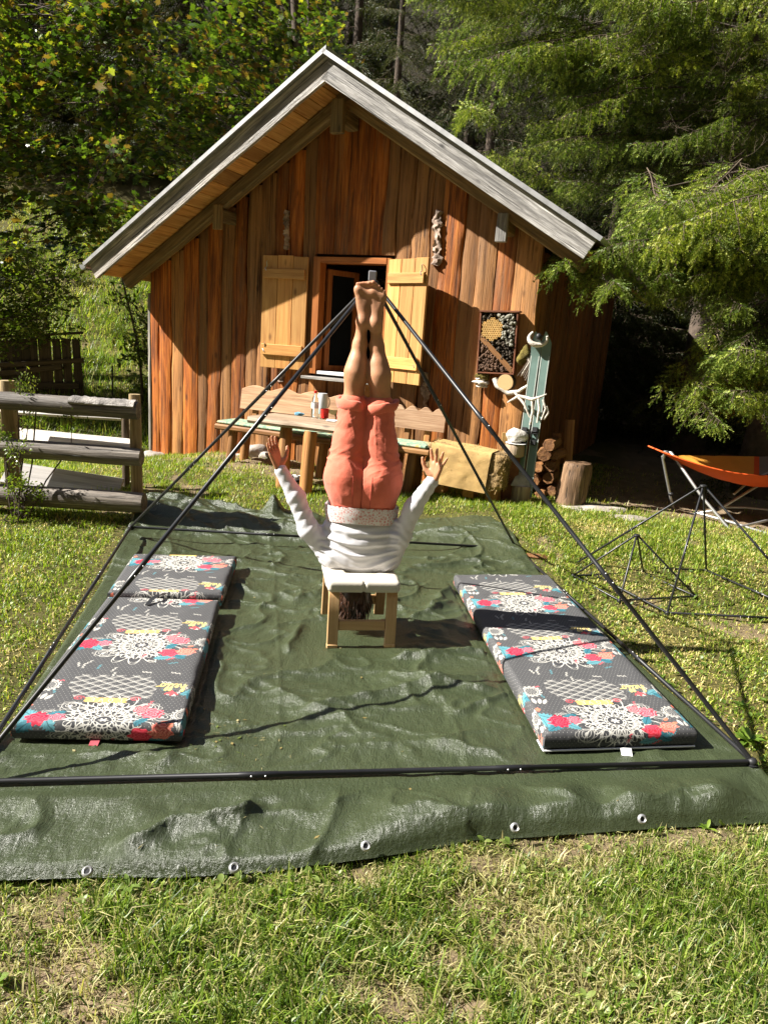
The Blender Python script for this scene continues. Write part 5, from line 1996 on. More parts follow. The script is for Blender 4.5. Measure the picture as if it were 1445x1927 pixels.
# things on the table
P = on_table(592, 785)
b = thing('water_bottle', 'clear plastic bottle with a red cap on the table', 'bottle', P)
add('bottle', lathe([(.0, 0), (.034, .002), (.037, .02), (.035, .07), (.037, .09), (.035, .13), (.037, .15), (.03, .19), (.014, .225), (.013, .24)]), M_glass, b, Matrix.Translation(Vector(P)), smooth=180)
add('cap', lathe([(0, .238), (.016, .239), (.016, .262), (0, .264)]), M_red, b, Matrix.Translation(Vector(P)))
add('label', loft([circ(.0378, 20, .09), circ(.0378, 20, .145)], (False, False)), M_white, b, Matrix.Translation(Vector(P)), smooth=180)
P = on_table(606, 779)
j = thing('jug', 'milky plastic jug standing behind the bottle on the table', 'jug', P)
add('jug_body', lathe([(.0, 0), (.05, .002), (.056, .03), (.057, .16), (.05, .2), (.046, .215), (.0, .216)]), plain('milky_plastic', (.55, .56, .58), .3, var=.1), j, Matrix.Translation(Vector(P)), smooth=50)
a = np.linspace(-1.3, 1.3, 10)
add('handle', tube(np.c_[.05 + .035 * np.cos(a), 0 * a, .12 + .06 * np.sin(a)], .007, 8), M_white, j, Matrix.Translation(Vector(P)) @ Matrix.Rotation(.6, 4, 'Z'))
P = on_table(611, 787)
tag(add('red_cup', loft([circ(q, 20, z) for q, z in ((.028, 0), (.036, .002), (.041, .09), (.043, .093), (.038, .09), (.033, .008), (.001, .007))]), M_red, None, Matrix.Translation(Vector(P)), smooth=50),
    'red plastic cup in front of the clear bottle on the table', 'cup')
P = on_table(600, 788)
tag(add('drinking_glass', loft([circ(q, 18, z) for q, z in ((.001, 0), (.028, 0), (.032, .1), (.030, .1), (.026, .008), (.001, .007))]), M_glass, None, Matrix.Translation(Vector(P)), smooth=50),
    'empty clear drinking glass between the bottle and the red cup', 'glass')
P = on_table(628, 780)
tag(add('bowl', loft([circ(q, 22, z) for q, z in ((.03, 0), (.05, .015), (.08, .05), (.083, .055), (.076, .052), (.045, .02), (.001, .015))]), plain('tan_bowl', (.5, .33, .18), .5), None, Matrix.Translation(Vector(P)), smooth=60),
    'tan bowl on the table behind the red cup', 'bowl')
P = on_table(634, 793)
pg = np.array([[x_, y_, .004 + .01 * abs(vn(np.array([[x_ * 30, y_ * 30]]), 3)[0])] for y_ in np.linspace(-.06, .06, 6) for x_ in np.linspace(-.1, .08, 8)])
ii = np.arange(48).reshape(6, 8)
tag(add('paper_napkin', mesh(pg, np.stack([ii[:-1, :-1], ii[:-1, 1:], ii[1:, 1:], ii[1:, :-1]], -1).reshape(-1, 4), 180), M_white, None, Matrix.Translation(Vector(P))), 'white paper napkin lying on the table edge', 'napkin')
P = on_table(562, 781)
tag(add('wrapper', blob(.035, 8, .5, 2, (1.3, .8, .5)), M_blue, None, Matrix.Translation(Vector(P) + Vector((0, 0, .012))), smooth=30), 'crumpled pale blue wrapper lying on the left of the table', 'wrapper')
P = on_table(632, 776)
sb = thing('small_bottle', 'small white bottle with a dark cap behind the bowl', 'bottle', P)
add('bottle', lathe([(0, 0), (.022, .001), (.022, .08), (.01, .1), (.01, .105)]), M_white, sb, Matrix.Translation(Vector(P)), smooth=50)
add('cap', lathe([(0, .104), (.012, .105), (.012, .125), (0, .126)]), M_black, sb, Matrix.Translation(Vector(P)))
# shoes under the table
for i, (px, py, rz) in enumerate(((545, 905, .5), (572, 905, .9))):
    P = gz(px, py, .0)
    sh = thing('sandal', ('black and white sandal under the table, nearest the bench leg', 'black and white sandal under the table, beside the front log leg')[i], 'sandal', P, rz, 'sandals under the table')
    Ms = MW[sh.name]
    sole = []
    for z, e in ((0, .95), (.008, 1), (.018, 1), (.022, .96)):
        a = np.linspace(0, 2 * math.pi, 20, endpoint=False)
        sole.append(np.c_[np.cos(a) * .12 * e, np.sin(a) * (.042 + .008 * np.cos(a)) * e, np.full(20, z)])
    add('sole', loft(sole), M_black, sh, Ms)
    for x, m in ((.05, M_white), (-.01, M_black), (-.05, M_white)):
        a = np.linspace(0, math.pi, 9)
        rr = [[(x + dx, math.cos(t) * .043, .018 + math.sin(t) * .045) for t in a] + [(x + dx, math.cos(t) * .039, .018 + math.sin(t) * .041) for t in a[::-1]] for dx in (-.014, .014)]
        add('strap', loft(rr), m, sh, Ms)

# =================================================================== STRAW BALE WITH BLANKET
bale = thing('straw_bale', 'straw bale on short blocks against the hut wall, right of the benches', 'bale', M=HUTM @ Matrix.Translation((-.36, -.55, .3)))
MB_ = HUTM @ Matrix.Translation((-.40, -.48, .50)) @ Matrix.Rotation(math.radians(3), 4, 'Y')
hs = (.385, .17, .17)
s = SDF(np.array((MB_.translation)) - .6, np.array(MB_.translation) + .6, .014)
s.box(MB_, hs, .05)
V, Q = s.mesh(1)
V = V + vnormals(V, Q) * (.02 * fbm(V * 30, 3, 2))[:, None]
add('straw_core', mesh(V, Q, 180), M_strawin, bale)
st = np.random.default_rng(4)
bs = []
A = np.array(MB_)
for i in range(1500):
    f_ = st.integers(0, 3)
    p = st.uniform(-1, 1, 3) * np.array(hs)
    if f_ == 0:
        p[0] = hs[0] * st.choice([-1, 1])
    elif f_ == 1:
        p[1] = -hs[1]
    else:
        p[2] = hs[2] * st.choice([-1, 1])
    d = st.normal(0, 1, 3)
    if f_ == 0:
        d[0] = st.normal(.0, .5)
    d /= np.linalg.norm(d)
    L = st.uniform(.02, .07)
    w = np.cross(d, st.normal(0, 1, 3))
    w = w / np.linalg.norm(w) * .0016
    n_ = np.cross(d, w)
    bs.append(np.stack([p - w - d * L / 2, p + w - d * L / 2, p + w * .7 + d * L / 2 + n_ * 3, p - w * .7 + d * L / 2 + n_ * 3]))
V = np.concatenate(bs) @ A[:3, :3].T + A[:3, 3]
tag(add('loose_straw', mesh(V, np.arange(len(V)).reshape(-1, 4)), M_straw, bale), kind='stuff')
for sx in (-.25, .05, .28):
    add('block', bar(.11, .14, .13, .006), M_leg, bale, HUTM @ Matrix.Translation((-.4 + sx, -.5, .20)))
# blanket draped over it
nb_, mb_ = 60, 50
V = []
for i in range(mb_):
    t = i / (mb_ - 1)
    L = t * .66
    for k_ in range(nb_):
        x = -.33 + .58 * k_ / (nb_ - 1) + .0
        # over the back, top, then down the front
        if L < .22:
            y, z = .13 - (L) * 1.35, .178
        else:
            q = L - .22
            y, z = -.172 - .012 - .02 * math.sin(q * 6), .176 - q
            y = -.167 - .022 * (1 - math.exp(-q * 30))
            z = .178 - q * .86 + .0
        n_ = fbm(np.array([[x * 5, t * 4, 0]]), 3, 3)[0]
        V.append((x + .02 * n_, y - .018 * abs(n_), z + .012 * n_ * (L < .22)))
V = np.array(V) @ A[:3, :3].T + A[:3, 3]
ii = np.arange(nb_ * mb_).reshape(mb_, nb_)
tag(add('blanket', mesh(V, np.stack([ii[:-1, :-1], ii[:-1, 1:], ii[1:, 1:], ii[1:, :-1]], -1).reshape(-1, 4), 180), M_yellow), 'ochre yellow blanket draped over the straw bale', 'blanket')

# =================================================================== THINGS ON AND BY THE RIGHT OF THE WALL
# insect hotel
IM = HUTM @ Matrix.Translation((-.33, -.055, 1.37)) @ Matrix.Rotation(math.radians(-2), 4, 'Y')
ih = thing('insect_hotel', 'rusty framed insect hotel filled with reeds and cones on the wall', 'insect hotel', M=IM)
iw, ihh, idp = .37, .56, .09
for lo, hi in (((-iw / 2, -idp, 0), (-iw / 2 + .012, 0, ihh)), ((iw / 2 - .012, -idp, 0), (iw / 2, 0, ihh))):
    add('frame', boxg(lo, hi), M_rust, ih, IM, smooth=None)
for lo, hi in (((-iw / 2 - .005, -idp - .01, ihh + .001), (iw / 2 + .015, 0, ihh + .013)), ((-iw / 2, -idp - .003, -.013), (iw / 2, 0, -.001))):
    add('frame', boxg(lo, hi), M_rust, ih, IM, smooth=None)
add('back_panel', boxg((-iw / 2 + .013, -.02, .001), (iw / 2 - .013, -.006, ihh - .001)), M_inside, ih, IM, smooth=None)
hp = np.random.default_rng(21)


def fill(name, n, test, rr, mat, yd=(-.085, -.05), kind='stuff', squ=1.):
    gs = []
    for i in range(n * 6):
        x, z = hp.uniform(-iw / 2 + .02, iw / 2 - .02), hp.uniform(.015, ihh - .02)
        if test(x, z):
            g = blob(hp.uniform(*rr), i, .35, 1, (1, 1, squ))
            gs.append((g[0] + [x, hp.uniform(*yd), z], g[1]))
        if len(gs) >= n:
            break
    tag(add(name, merge(gs), mat, ih, IM, smooth=None), kind=kind)


rc = lambda x, z: math.hypot((x + .055) / .105, (z - .40) / .105)
diag = lambda x, z: z - (.335 - (x + iw / 2) * .93)
fill('pine_cones', 330, lambda x, z: diag(x, z) < -.015, (.009, .016), plain('pine_cone', (.11, .06, .035), .85, var=.5))
fill('twig_filling', 260, lambda x, z: diag(x, z) > .02 and rc(x, z) > 1.02, (.008, .016), plain('dark_twigs', (.06, .045, .03), .9, var=.7))
fill('lichen', 70, lambda x, z: diag(x, z) > .2 and x > .0 and rc(x, z) > 1.05, (.01, .02), plain('pale_lichen', (.22, .21, .17), .95, var=.4), (-.1, -.075))
p0, p1 = IM @ Vector((-iw / 2 + .012, -.08, .335)), IM @ Vector((iw / 2 - .012, -.08, .01))
beam('divider', p0, p1, .05, .012, M_leg, ih, up=tuple(FN))
# bundle of cut reeds: each a short tube
rm = mesh(*loft([circ(q, 8, z) for q, z in ((.0115, 0), (.0115, .05), (.0075, .05), (.0065, .035))]), 40)
rm.materials.append(plain('cut_reed', (.6, .38, .13), .7, var=.25))
for i in range(-5, 6):
    for k_ in range(-5, 6):
        x, z = (i + (k_ % 2) * .5) * .0225, k_ * .0195
        if math.hypot(x, z) < .10:
            add('reed', rm, [], ih, IM @ Matrix.Translation((-.055 + x, -.045, .40 + z)) @ Matrix.Rotation(math.pi / 2, 4, 'X'))
# sliced log and driftwood
LM = HUTM @ Matrix.Translation((-.215, -.09, 1.285)) @ Matrix.Rotation(math.pi / 2, 4, 'X')
lr = thing('log_slice', 'round pale log slice fixed to the wall below the insect hotel', 'log slice', M=LM)
add('wood', loft([circ(q, 24, z) for q, z in ((.079, -.05), (.08, .055), (.077, .06))]), M_bark, lr, LM, smooth=50)
et = NT('ringed_end_grain')
ec = et.n('TexCoord').outputs['Object']
rg_ = et.n('TexWave', {'Vector': ec, 'Scale': 26., 'Distortion': 2.5, 'Detail': 2.}, wave_type='RINGS', rings_direction='Z').outputs['Fac']
et.P(col=et.ramp(rg_, [(.1, (.42, .25, .1)), (.7, (.62, .42, .2))]), rough=.7)
et.bump(rg_, .2, .005)
add('cut_face', loft([circ(.076, 24, .0605), circ(.076, 24, .063)]), et.m, lr, LM)


def branchy(name, label, cat, pts, R0, o0, mat, n=7):
    P = [FP(x, y, o) for x, y, o in pts]
    Q_ = []
    for i in range(len(P) - 1):
        for t in np.linspace(0, 1, 6, endpoint=False):
            Q_.append(P[i] * (1 - t) + P[i + 1] * t)
    Q_.append(P[-1])
    Q_ = np.array(Q_)
    Q_ = Q_ + .012 * np.stack([fbm(Q_ * 9 + i * 7, 3, 3 + i) for i in range(3)], -1)
    return tube(Q_, np.interp(np.linspace(0, 1, len(Q_)), np.linspace(0, 1, len(R0)), R0), n)


g = [branchy('', '', '', ((932, 712, -.1), (935, 725, -.12), (955, 740, -.14), (975, 738, -.16), (990, 728, -.2), (1002, 715, -.2)), (.03, .028, .026, .02, .014, .006), 0, M_drift),
     branchy('', '', '', ((930, 708, -.1), (945, 700, -.1), (935, 690, -.1)), (.028, .02, .012), 0, M_drift)]
tag(add('driftwood_branch', g[0], M_drift, smooth=60), 'curved grey driftwood branch cradling the log slice on the wall', 'driftwood')
dw = thing('driftwood_root', 'bleached driftwood root with hanging prongs tied across the skis', 'driftwood', FP(1000, 752, -.36))
for pts, R0 in ((((955, 758, -.3), (975, 745, -.34), (1000, 752, -.37), (1028, 742, -.36)), (.006, .016, .017, .006)), (((968, 738, -.33), (985, 760, -.36), (996, 785, -.37)), (.014, .012, .005)),
                (((1000, 752, -.37), (1001, 775, -.37), (997, 800, -.37)), (.012, .012, .008)), (((1012, 750, -.37), (1014, 775, -.38), (1010, 795, -.37)), (.012, .013, .008)),
                (((1022, 752, -.36), (1026, 770, -.37), (1018, 790, -.37)), (.012, .011, .007)), (((1028, 765, -.36), (1030, 778, -.36), (1022, 790, -.36)), (.01, .012, .008))):
    add('prong', branchy('', '', '', pts, R0, 0, M_drift), M_drift, dw, smooth=60)
P = FP(908, 718, -.1)
fg = thing('bracket_fungus', 'shaggy grey bracket fungus on the wall left of the log slice', 'fungus', P)
for i, (dx, dz, r_, q) in enumerate(((0, .05, .055, .8), (-.01, -.01, .06, .45), (.005, -.045, .045, .35), (-.02, .02, .04, .6))):
    add('bracket', blob(r_, 40 + i, .4, 3, (1.2, 1, q)), (M_moss if i == 0 else M_drift), fg, Matrix.Translation(Vector(P) + Vector(FA * dx) + Vector((0, 0, dz))), smooth=60)
P = FP(985, 668, -.12)
mw = thing('moss_wreath', 'round mossy root ball hung between the insect hotel and the skis', 'wreath', P)
add('moss_ball', blob(.075, 12, .35, 3, (.75, .8, 1.25)), M_moss, mw, Matrix.Translation(Vector(P)) @ Matrix.Rotation(.35, 4, 'Y'), smooth=60)
for i in range(5):
    a0 = Vector(P) + Vector(FA * (.01 + .012 * i)) + Vector((0, -.03, .02))
    add('root', tube([a0, a0 + Vector((.03, -.02, -.08)), a0 + Vector((-.02, -.01, -.17 - .02 * i)), a0 + Vector((-.05 + .02 * i, .02, -.22))], (.011, .01, .008, .004), 6), M_drift if i == 1 else M_bark, mw, smooth=60)
# skis leaning at the corner
for i, (bx, tx_) in enumerate(((971, 1011), (991, 1030))):
    p0 = FP(bx, 934, -.36)
    p1 = FP(tx_, 640, -.17)
    sk = thing('ski', ('old teal ski leaning at the hut corner, the left one of the pair', 'old teal ski leaning at the hut corner, the right one of the pair')[i], 'ski', p0, group='pair of old skis')
    M = Mz(p0, p1, tuple(FN))
    L = float(np.linalg.norm(p1 - p0))
    rings, rin = [], []
    for t in np.linspace(0, 1, 18):
        z = t * (L + .06)
        w = .046 - .006 * math.sin(t * math.pi) if t < .93 else .044 * math.sqrt(max(0, 1 - ((t - .93) / .07) ** 2)) + .004
        up = -.30 * max(0, t - .86) ** 2 * 18
        rings.append([(-w, up - .006, z), (w, up - .006, z), (w, up + .006, z), (-w, up + .006, z)])
    # normal axis of Mz is y (towards FN); ski top faces -y
    add('ski_body', loft(rings), M_ski, sk, M, smooth=30)
    for sgn in (-1, 1):
        rg2_ = [[(sgn * .036 - .002, -.0085, z), (sgn * .036 + .002, -.0085, z), (sgn * .036 + .002, -.0062, z), (sgn * .036 - .002, -.0062, z)] for z in (L * .04, L * .9)]
        add('edge_stripe', loft(rg2_), M_skiw, sk, M, smooth=None)
    add('binding', merge([xf(bar(.055, .035, .07, .006), Matrix.Translation((0, -.026, L * .40))), xf(bar(.05, .028, .05, .006), Matrix.Translation((0, -.024, L * .33))),
                          xf(tube([(-.03, -.03, L * .37), (-.035, -.05, L * .42), (.035, -.05, L * .42), (.03, -.03, L * .37)], .006, 6), Matrix())]), M_black, sk, M)
P = FP(1012, 640, -.24)
hn = thing('goat_horn', 'pale curled horn hung over the ski tips', 'horn', P)
a = np.linspace(2.3, 6.6, 16)
add('horn_curl', tube(np.stack([P + FA * (.085 * math.cos(t)) + np.array([0, 0, .065 * math.sin(t) + .02]) - FN * .02 * math.sin(t * 2) for t in a]), np.interp(np.linspace(0, 1, 16), [0, .5, 1], [.012, .026, .01]), 8), M_drift, hn, smooth=60)
add('knot', blob(.03, 5, .3, 2), M_black, hn, Matrix.Translation(Vector(P) + Vector((0, -.02, .03))), smooth=60)
# stump tower
P = gz(977, 946, 0)
su = thing('stump', 'grey cut stump with a wedge stone on top, in front of the skis', 'stump', P)
add('stump_body', log(.20, .098, 18, 8, .06, 4), M_stump, su, Matrix.Translation(Vector(P) - Vector((0, 0, .03))), smooth=50)
tag(add('wedge_stone', (np.array([(-.09, -.06, 0), (.09, -.06, 0), (.1, .06, 0), (-.08, .06, 0), (-.07, -.04, .045), (.08, -.04, .04), (.02, .0, .13), (-.03, .02, .12)]), [(3, 2, 1, 0), (0, 1, 5, 4), (1, 2, 6, 5), (2, 3, 7, 6), (3, 0, 4, 7), (4, 5, 6, 7)]),
        M_stone, None, Matrix.Translation(Vector(P) + Vector((-.02, 0, .17)))), 'pointed pale stone standing on the grey stump', 'stone')
Pt = FP(966, 858, -.36)
std = thing('metal_stand', 'rust brown box stand behind the stump, below the wooden disc', 'stand', (Pt[0], Pt[1], .2))
add('stand_post', boxg((Pt[0] - .07, Pt[1] - .03, .18), (Pt[0] + .06, Pt[1] + .09, Pt[2] - .002)), M_rust, std, smooth=None)
add('yellow_panel', boxg((Pt[0] - .11, Pt[1] + .10, .2), (Pt[0] - .02, Pt[1] + .12, Pt[2] + .2)), M_yellow, std, smooth=None)
dk_ = thing('wooden_block', 'round wooden block on the metal stand under the white rock', 'block', Pt)
add('disc', log(.11, .095, 18, 5, .04, 8), M_stump, dk_, Matrix.Translation(Vector(Pt)), smooth=50)
tag(add('plate', lathe([(0, 0), (.08, .002), (.1, .012), (.095, .014), (0, .006)]), M_white, None, Matrix.Translation(Vector(Pt) + Vector((0.01, 0, .112)))), 'white plate between the wooden block and the white rock', 'plate')
tag(add('white_rock', blob(.088, 5, .35, 3, (1.1, .8, .75)), M_white_rock, None, Matrix.Translation(Vector(Pt) + Vector((-.0, -.0, .185))), smooth=60), 'rough white rock on the plate beside the skis', 'rock')
# firewood pile by the side wall
pr = np.random.default_rng(17)
fl_ = []
for i in range(9):
    px, py = [(1015, 930), (1035, 925), (1005, 905), (1030, 900), (1012, 880), (1036, 878), (1022, 855), (1040, 858), (1030, 838)][i]
    P = FP(px, py, -.02 + .05 * (i % 2))
    d = FN * .35 + FA * pr.uniform(-.05, .05)
    o = thing('firewood_log', 'split firewood log in the pile behind the skis', 'log', P, group='firewood pile at the hut corner') if False else None
    g = log(.35, pr.uniform(.05, .07), 8, 5, .18, 60 + i)
    lg = add('firewood_log', g, M_rotten, None, Mz(P, P + d), smooth=30)
    tag(lg, ('split firewood log at the bottom of the pile, beside the grey stump', 'split firewood log at the bottom of the pile, beside the tall stump', 'second row firewood log on the ski side of the pile', 'second row firewood log on the stump side of the pile',
             'firewood log in the middle of the pile, touching the skis', 'firewood log in the middle of the pile, away from the skis', 'second highest firewood log, on the ski side', 'second highest firewood log, on the stump side', 'topmost firewood log of the pile behind the skis')[i], 'firewood', 'firewood pile at the hut corner')
P = gz(1074, 950, 0)
st_ = thing('tree_stump', 'tall split tree stump standing at the shaded hut side', 'stump', P)
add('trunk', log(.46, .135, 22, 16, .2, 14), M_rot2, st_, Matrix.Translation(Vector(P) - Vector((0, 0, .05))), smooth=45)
for i, (px, py, oo, q) in enumerate(((1040, 815, .25, 1.), (1065, 790, .3, 1.2), (1020, 850, .2, .9))):
    P = FP(px, 930, oo)
    t_ = FP(px, py, oo)
    beam('leaning_slab', (P[0], P[1], .15), (t_[0] + .05, t_[1] + .05, t_[2]), .10, .03, M_rotten, None, up=tuple(FN), n=5, wob=.15, seed=i)
    tag(COL.objects[-1] if False else bpy.data.objects[list(MW)[-1]], ('short rough wood slab leaning at the shaded hut side by the firewood', 'tall rough wood slab leaning at the shaded hut side', 'rough wood slab leaning directly behind the skis')[i], 'wood slab')
# flat stepping stones
for i, (px, py, r_) in enumerate(((1118, 957, .24), (1180, 975, .16))):
    P = gz(px, py, 0)
    tag(add('flat_stone', blob(r_, 60 + i, .18, 3, (1.3, .6, .16)), M_stone, None, Matrix.Translation(Vector(P)), smooth=60), ('large flat stone in the ground by the shaded stump', 'small flat stone in the dry grass before the dark shade')[i], 'stone')
P = gz(1010, 1048, .01)
tag(add('bark_piece', blob(.09, 71, .4, 3, (1.5, .6, .3)), M_rotten, None, Matrix.Translation(Vector(P)), smooth=60), 'broken piece of bark by the right back corner of the pyramid frame', 'bark')

# =================================================================== HAMMOCK CHAIR
HA = thing('hammock', 'orange fabric hammock on a folding silver tube frame at the right', 'hammock', gz(1330, 990))


def hp_(x, y, Y):
    return VD(x, y, Y)


def htube(name, pts, r=.014, mat=M_alu):
    P = [hp_(*p) for p in pts]
    return add(name, tube(P, r, 10), mat, HA, smooth=60)


f1 = gz(1268, 975)
htube('frame_tube', ((1248, 862, 7.0), (1250, 850, 6.98), (1262, 852, 6.9), (1275, 870, 6.8), (1320, 935, 6.6), (1375, 1000, 6.35)))
htube('frame_tube', ((1246, 858, 7.0), (1252, 890, 7.02), (1262, 940, 7.05), (1269, 976, 7.1)))
htube('frame_tube', ((1700, 850, 7.0), (1560, 905, 7.0), (1440, 905, 6.9), (1350, 960, 6.8), (1272, 972, 7.05)))
htube('frame_tube', ((1310, 965, 6.75), (1375, 983, 6.5), (1460, 1010, 6.3)))
htube('frame_tube', ((1352, 955, 6.9), (1400, 955, 6.9), (1600, 975, 6.6)), .012)
htube('frame_tube', ((1380, 930, 6.95), (1410, 905, 7.0), (1445, 890, 7.1)), .012)
htube('frame_tube', ((1375, 1000, 6.35), (1390, 992, 6.4), (1460, 975, 6.7)), .012)
for x, y, Y_ in ((1346, 958, 6.72), (1269, 976, 7.08), (1376, 1001, 6.35), (1262, 930, 7.04), (1256, 853, 6.93)):
    P = hp_(x, y, Y_)
    add('bracket', blob(.028, 6, .1, 2, (1, 1, .8)), M_black, HA, Matrix.Translation(Vector(P)), smooth=60)
# sling: a hanging sheet between front edge and back edge
nu_, nv_ = 40, 16
V = []
for j_ in range(nv_):
    t = j_ / (nv_ - 1)
    for i in range(nu_):
        q = i / (nu_ - 1)
        x = 1246 + (1640 - 1246) * q
        sag_f = 64 * math.sin(math.pi * min(1, q)) ** .9
        f = hp_(x, 850 + sag_f * .72 - 2 * q, 6.55)          # front rim
        b = hp_(x, 849 + 10 * math.sin(math.pi * q), 7.35)   # back rim
        m = hp_(x, 851 + sag_f * 1.5, 6.8)
        wd = math.sin(math.pi * min(1, q)) ** .5
        c = np.array(hp_(x, 850, 6.95))
        pt = (1 - t) ** 2 * f + 2 * t * (1 - t) * (m - [0, 0, .03 * wd]) + t * t * b
        pt[1] = c[1] + (pt[1] - c[1]) * (wd * .95 + .05)
        V.append(pt)
V = np.array(V)
V[:, 2] += .006 * fbm(V * 14, 2, 4)
ii = np.arange(nu_ * nv_).reshape(nv_, nu_)
Fq = np.stack([ii[:-1, :-1], ii[:-1, 1:], ii[1:, 1:], ii[1:, :-1]], -1).reshape(-1, 4)
col_i = np.tile(np.arange(nu_ - 1), nv_ - 1)
row_i = np.repeat(np.arange(nv_ - 1), nu_ - 1)
mi = np.where((row_i > 6) & (col_i < 17), 1, np.where((row_i > 6) & (col_i >= 18), 2, 0))
add('sling', mesh(V, Fq, 180, mi=mi), [M_orange, M_orange2, M_greyfab], HA)
add('sling_rim', tube(V[:nu_], .007, 6), M_orange, HA, smooth=60)

# =================================================================== TREES
M_needle = leafmat('spruce_needles', .22, .5, .35)
M_leaf = leafmat('maple_leaves', .4, .3, .6)
M_twig = plain('dry_twig', (.11, .085, .06), .95, var=.5, spec=.1)
M_trunk = plain('spruce_trunk_bark', (.075, .055, .04), .92, var=.5, bump=1., bs=14)


def bark_tubes(paths, n=4):
    """many thin tubes as plain arrays: (P (k,3), R (k))"""
    Vs, Fs, o = [], [], 0
    for P, R in paths:
        v, f = tube(P, R, n, (False, False))
        Vs.append(v)
        Fs.append(np.array(f) + o)
        o += len(v)
    return np.concatenate(Vs), np.concatenate(Fs)


def needles(P, D, L, r, per=15, nl=.021, wd=.0021, cols=None, wide=1.):
    """bottle-brush shoots"""
    n = len(P)
    D = D / np.linalg.norm(D, axis=1)[:, None]
    A = np.cross(D, np.array([.31, .77, .55]))
    A /= np.linalg.norm(A, axis=1)[:, None] + 1e-9
    B = np.cross(D, A)
    t = (np.arange(per)[None] + r.uniform(0, 1, (n, per))) / per
    ph = r.uniform(0, 6.28, (n, per))
    base = P[:, None] + D[:, None] * (t * L[:, None])[..., None]
    rad = A[:, None] * np.cos(ph)[..., None] + B[:, None] * np.sin(ph)[..., None]
    dr = rad * .85 + D[:, None] * .65
    ln = nl * r.uniform(.7, 1.2, (n, per)) * (1 - .35 * t)
    tip = base + dr * ln[..., None]
    sd = np.cross(dr, D[:, None] * np.ones((1, per, 1)))
    sd /= np.linalg.norm(sd, axis=-1)[..., None] + 1e-9
    sd = sd * wd * wide
    mid = base + dr * (ln * .45)[..., None]
    V = np.stack([base, mid + sd, tip, mid - sd], 2).reshape(-1, 3)
    F = np.arange(n * per * 4).reshape(-1, 4)
    c = cols[:, None, :] * r.uniform(.8, 1.2, (n, per, 1))
    return V, F, np.repeat(c.reshape(-1, 3), 4, 0)


def spruce_branch(seed, L=2.0, per=13, dens=1., nl=.022, wide=1., dry=.0):
    """drooping branch along +x, z up"""
    r = np.random.default_rng(seed)
    t = np.linspace(0, 1, 14)
    main = np.c_[t * L, .05 * np.sin(t * 4 + seed) * L * .3, -.10 * L * t + .13 * L * t * t * (t > .0) + .03 * np.sin(t * 7 + seed)]
    paths = [(main, np.interp(t, [0, 1], [.0075, .002]))]
    SP, SD, SL = [], [], []
    n2 = int(30 * dens * L / 2)
    dryp = []
    for i in range(n2 * 2):
        q = .06 + .94 * ((i // 2) + r.uniform(0, 1)) / n2
        if q > 1:
            continue
        p = np.array([np.interp(q, t, main[:, a]) for a in range(3)])
        sgn = 1 if i % 2 else -1
        l2 = (.52 * (1 - q) ** .7 + .10) * r.uniform(.6, 1.2) * (L / 2) ** .5
        d = np.array([.55 + .3 * q, sgn * r.uniform(.5, .9), r.uniform(-.55, .05)])
        d /= np.linalg.norm(d)
        k = 7
        pts = [p]
        dd = d.copy()
        for j in range(k):
            dd = dd + [0, -sgn * .03, -.095 + .05 * r.normal()]
            dd /= np.linalg.norm(dd)
            pts.append(pts[-1] + dd * l2 / k)
        pts = np.array(pts)
        isdry = r.random() < dry
        (dryp if isdry else paths).append((pts, np.linspace(.0042, .0014, k + 1)))
        if isdry and r.random() < .8:
            continue
        m = int(l2 / .038)
        for j in range(m):
            s_ = .08 + .92 * (j + r.uniform(0, 1)) / m
            pp = np.array([np.interp(s_ * k, np.arange(k + 1), pts[:, a]) for a in range(3)])
            td = pts[min(k, int(s_ * k) + 1)] - pts[min(k - 1, int(s_ * k))]
            td /= np.linalg.norm(td) + 1e-9
            lat = np.cross(td, [0, 0, 1.])
            lat /= np.linalg.norm(lat) + 1e-9
            sg = 1 if j % 2 else -1
            SP.append(pp)
            SD.append(td * .8 + lat * sg * r.uniform(.45, .95) + [0, 0, r.uniform(-.35, .2)])
            SL.append(r.uniform(.06, .135) * (1.25 - .6 * s_))
        SP.append(pts[-1])
        SD.append(pts[-1] - pts[-2])
        SL.append(.085)
    for q in np.linspace(.5, 1, 10):
        p = np.array([np.interp(q, t, main[:, a]) for a in range(3)])
        SP.append(p)
        SD.append(np.array([1, r.uniform(-.6, .6), r.uniform(-.2, .4)]))
        SL.append(.09)
    SP, SD, SL = np.array(SP), np.array(SD), np.array(SL)
    cb = np.array([[.14, .2, .03], [.22, .28, .045], [.085, .13, .02], [.34, .39, .09]])
    cols = cb[r.integers(0, 4, len(SP))] * r.uniform(.8, 1.2, (len(SP), 1))
    V1, F1, C1 = needles(SP, SD, SL, r, per, nl, cols=cols, wide=wide)
    V2, F2 = bark_tubes(paths + dryp, 4)
    V = np.concatenate([V1, V2])
    F = np.concatenate([F1, F2 + len(V1)])
    C = np.concatenate([C1, np.full((len(V2), 3), .12)])
    mi = np.r_[np.zeros(len(F1), int), np.ones(len(F2), int)]
    me = mesh(V, F, None, col=C, mi=mi)
    me.materials.append(M_needle)
    me.materials.append(M_twig)
    return me


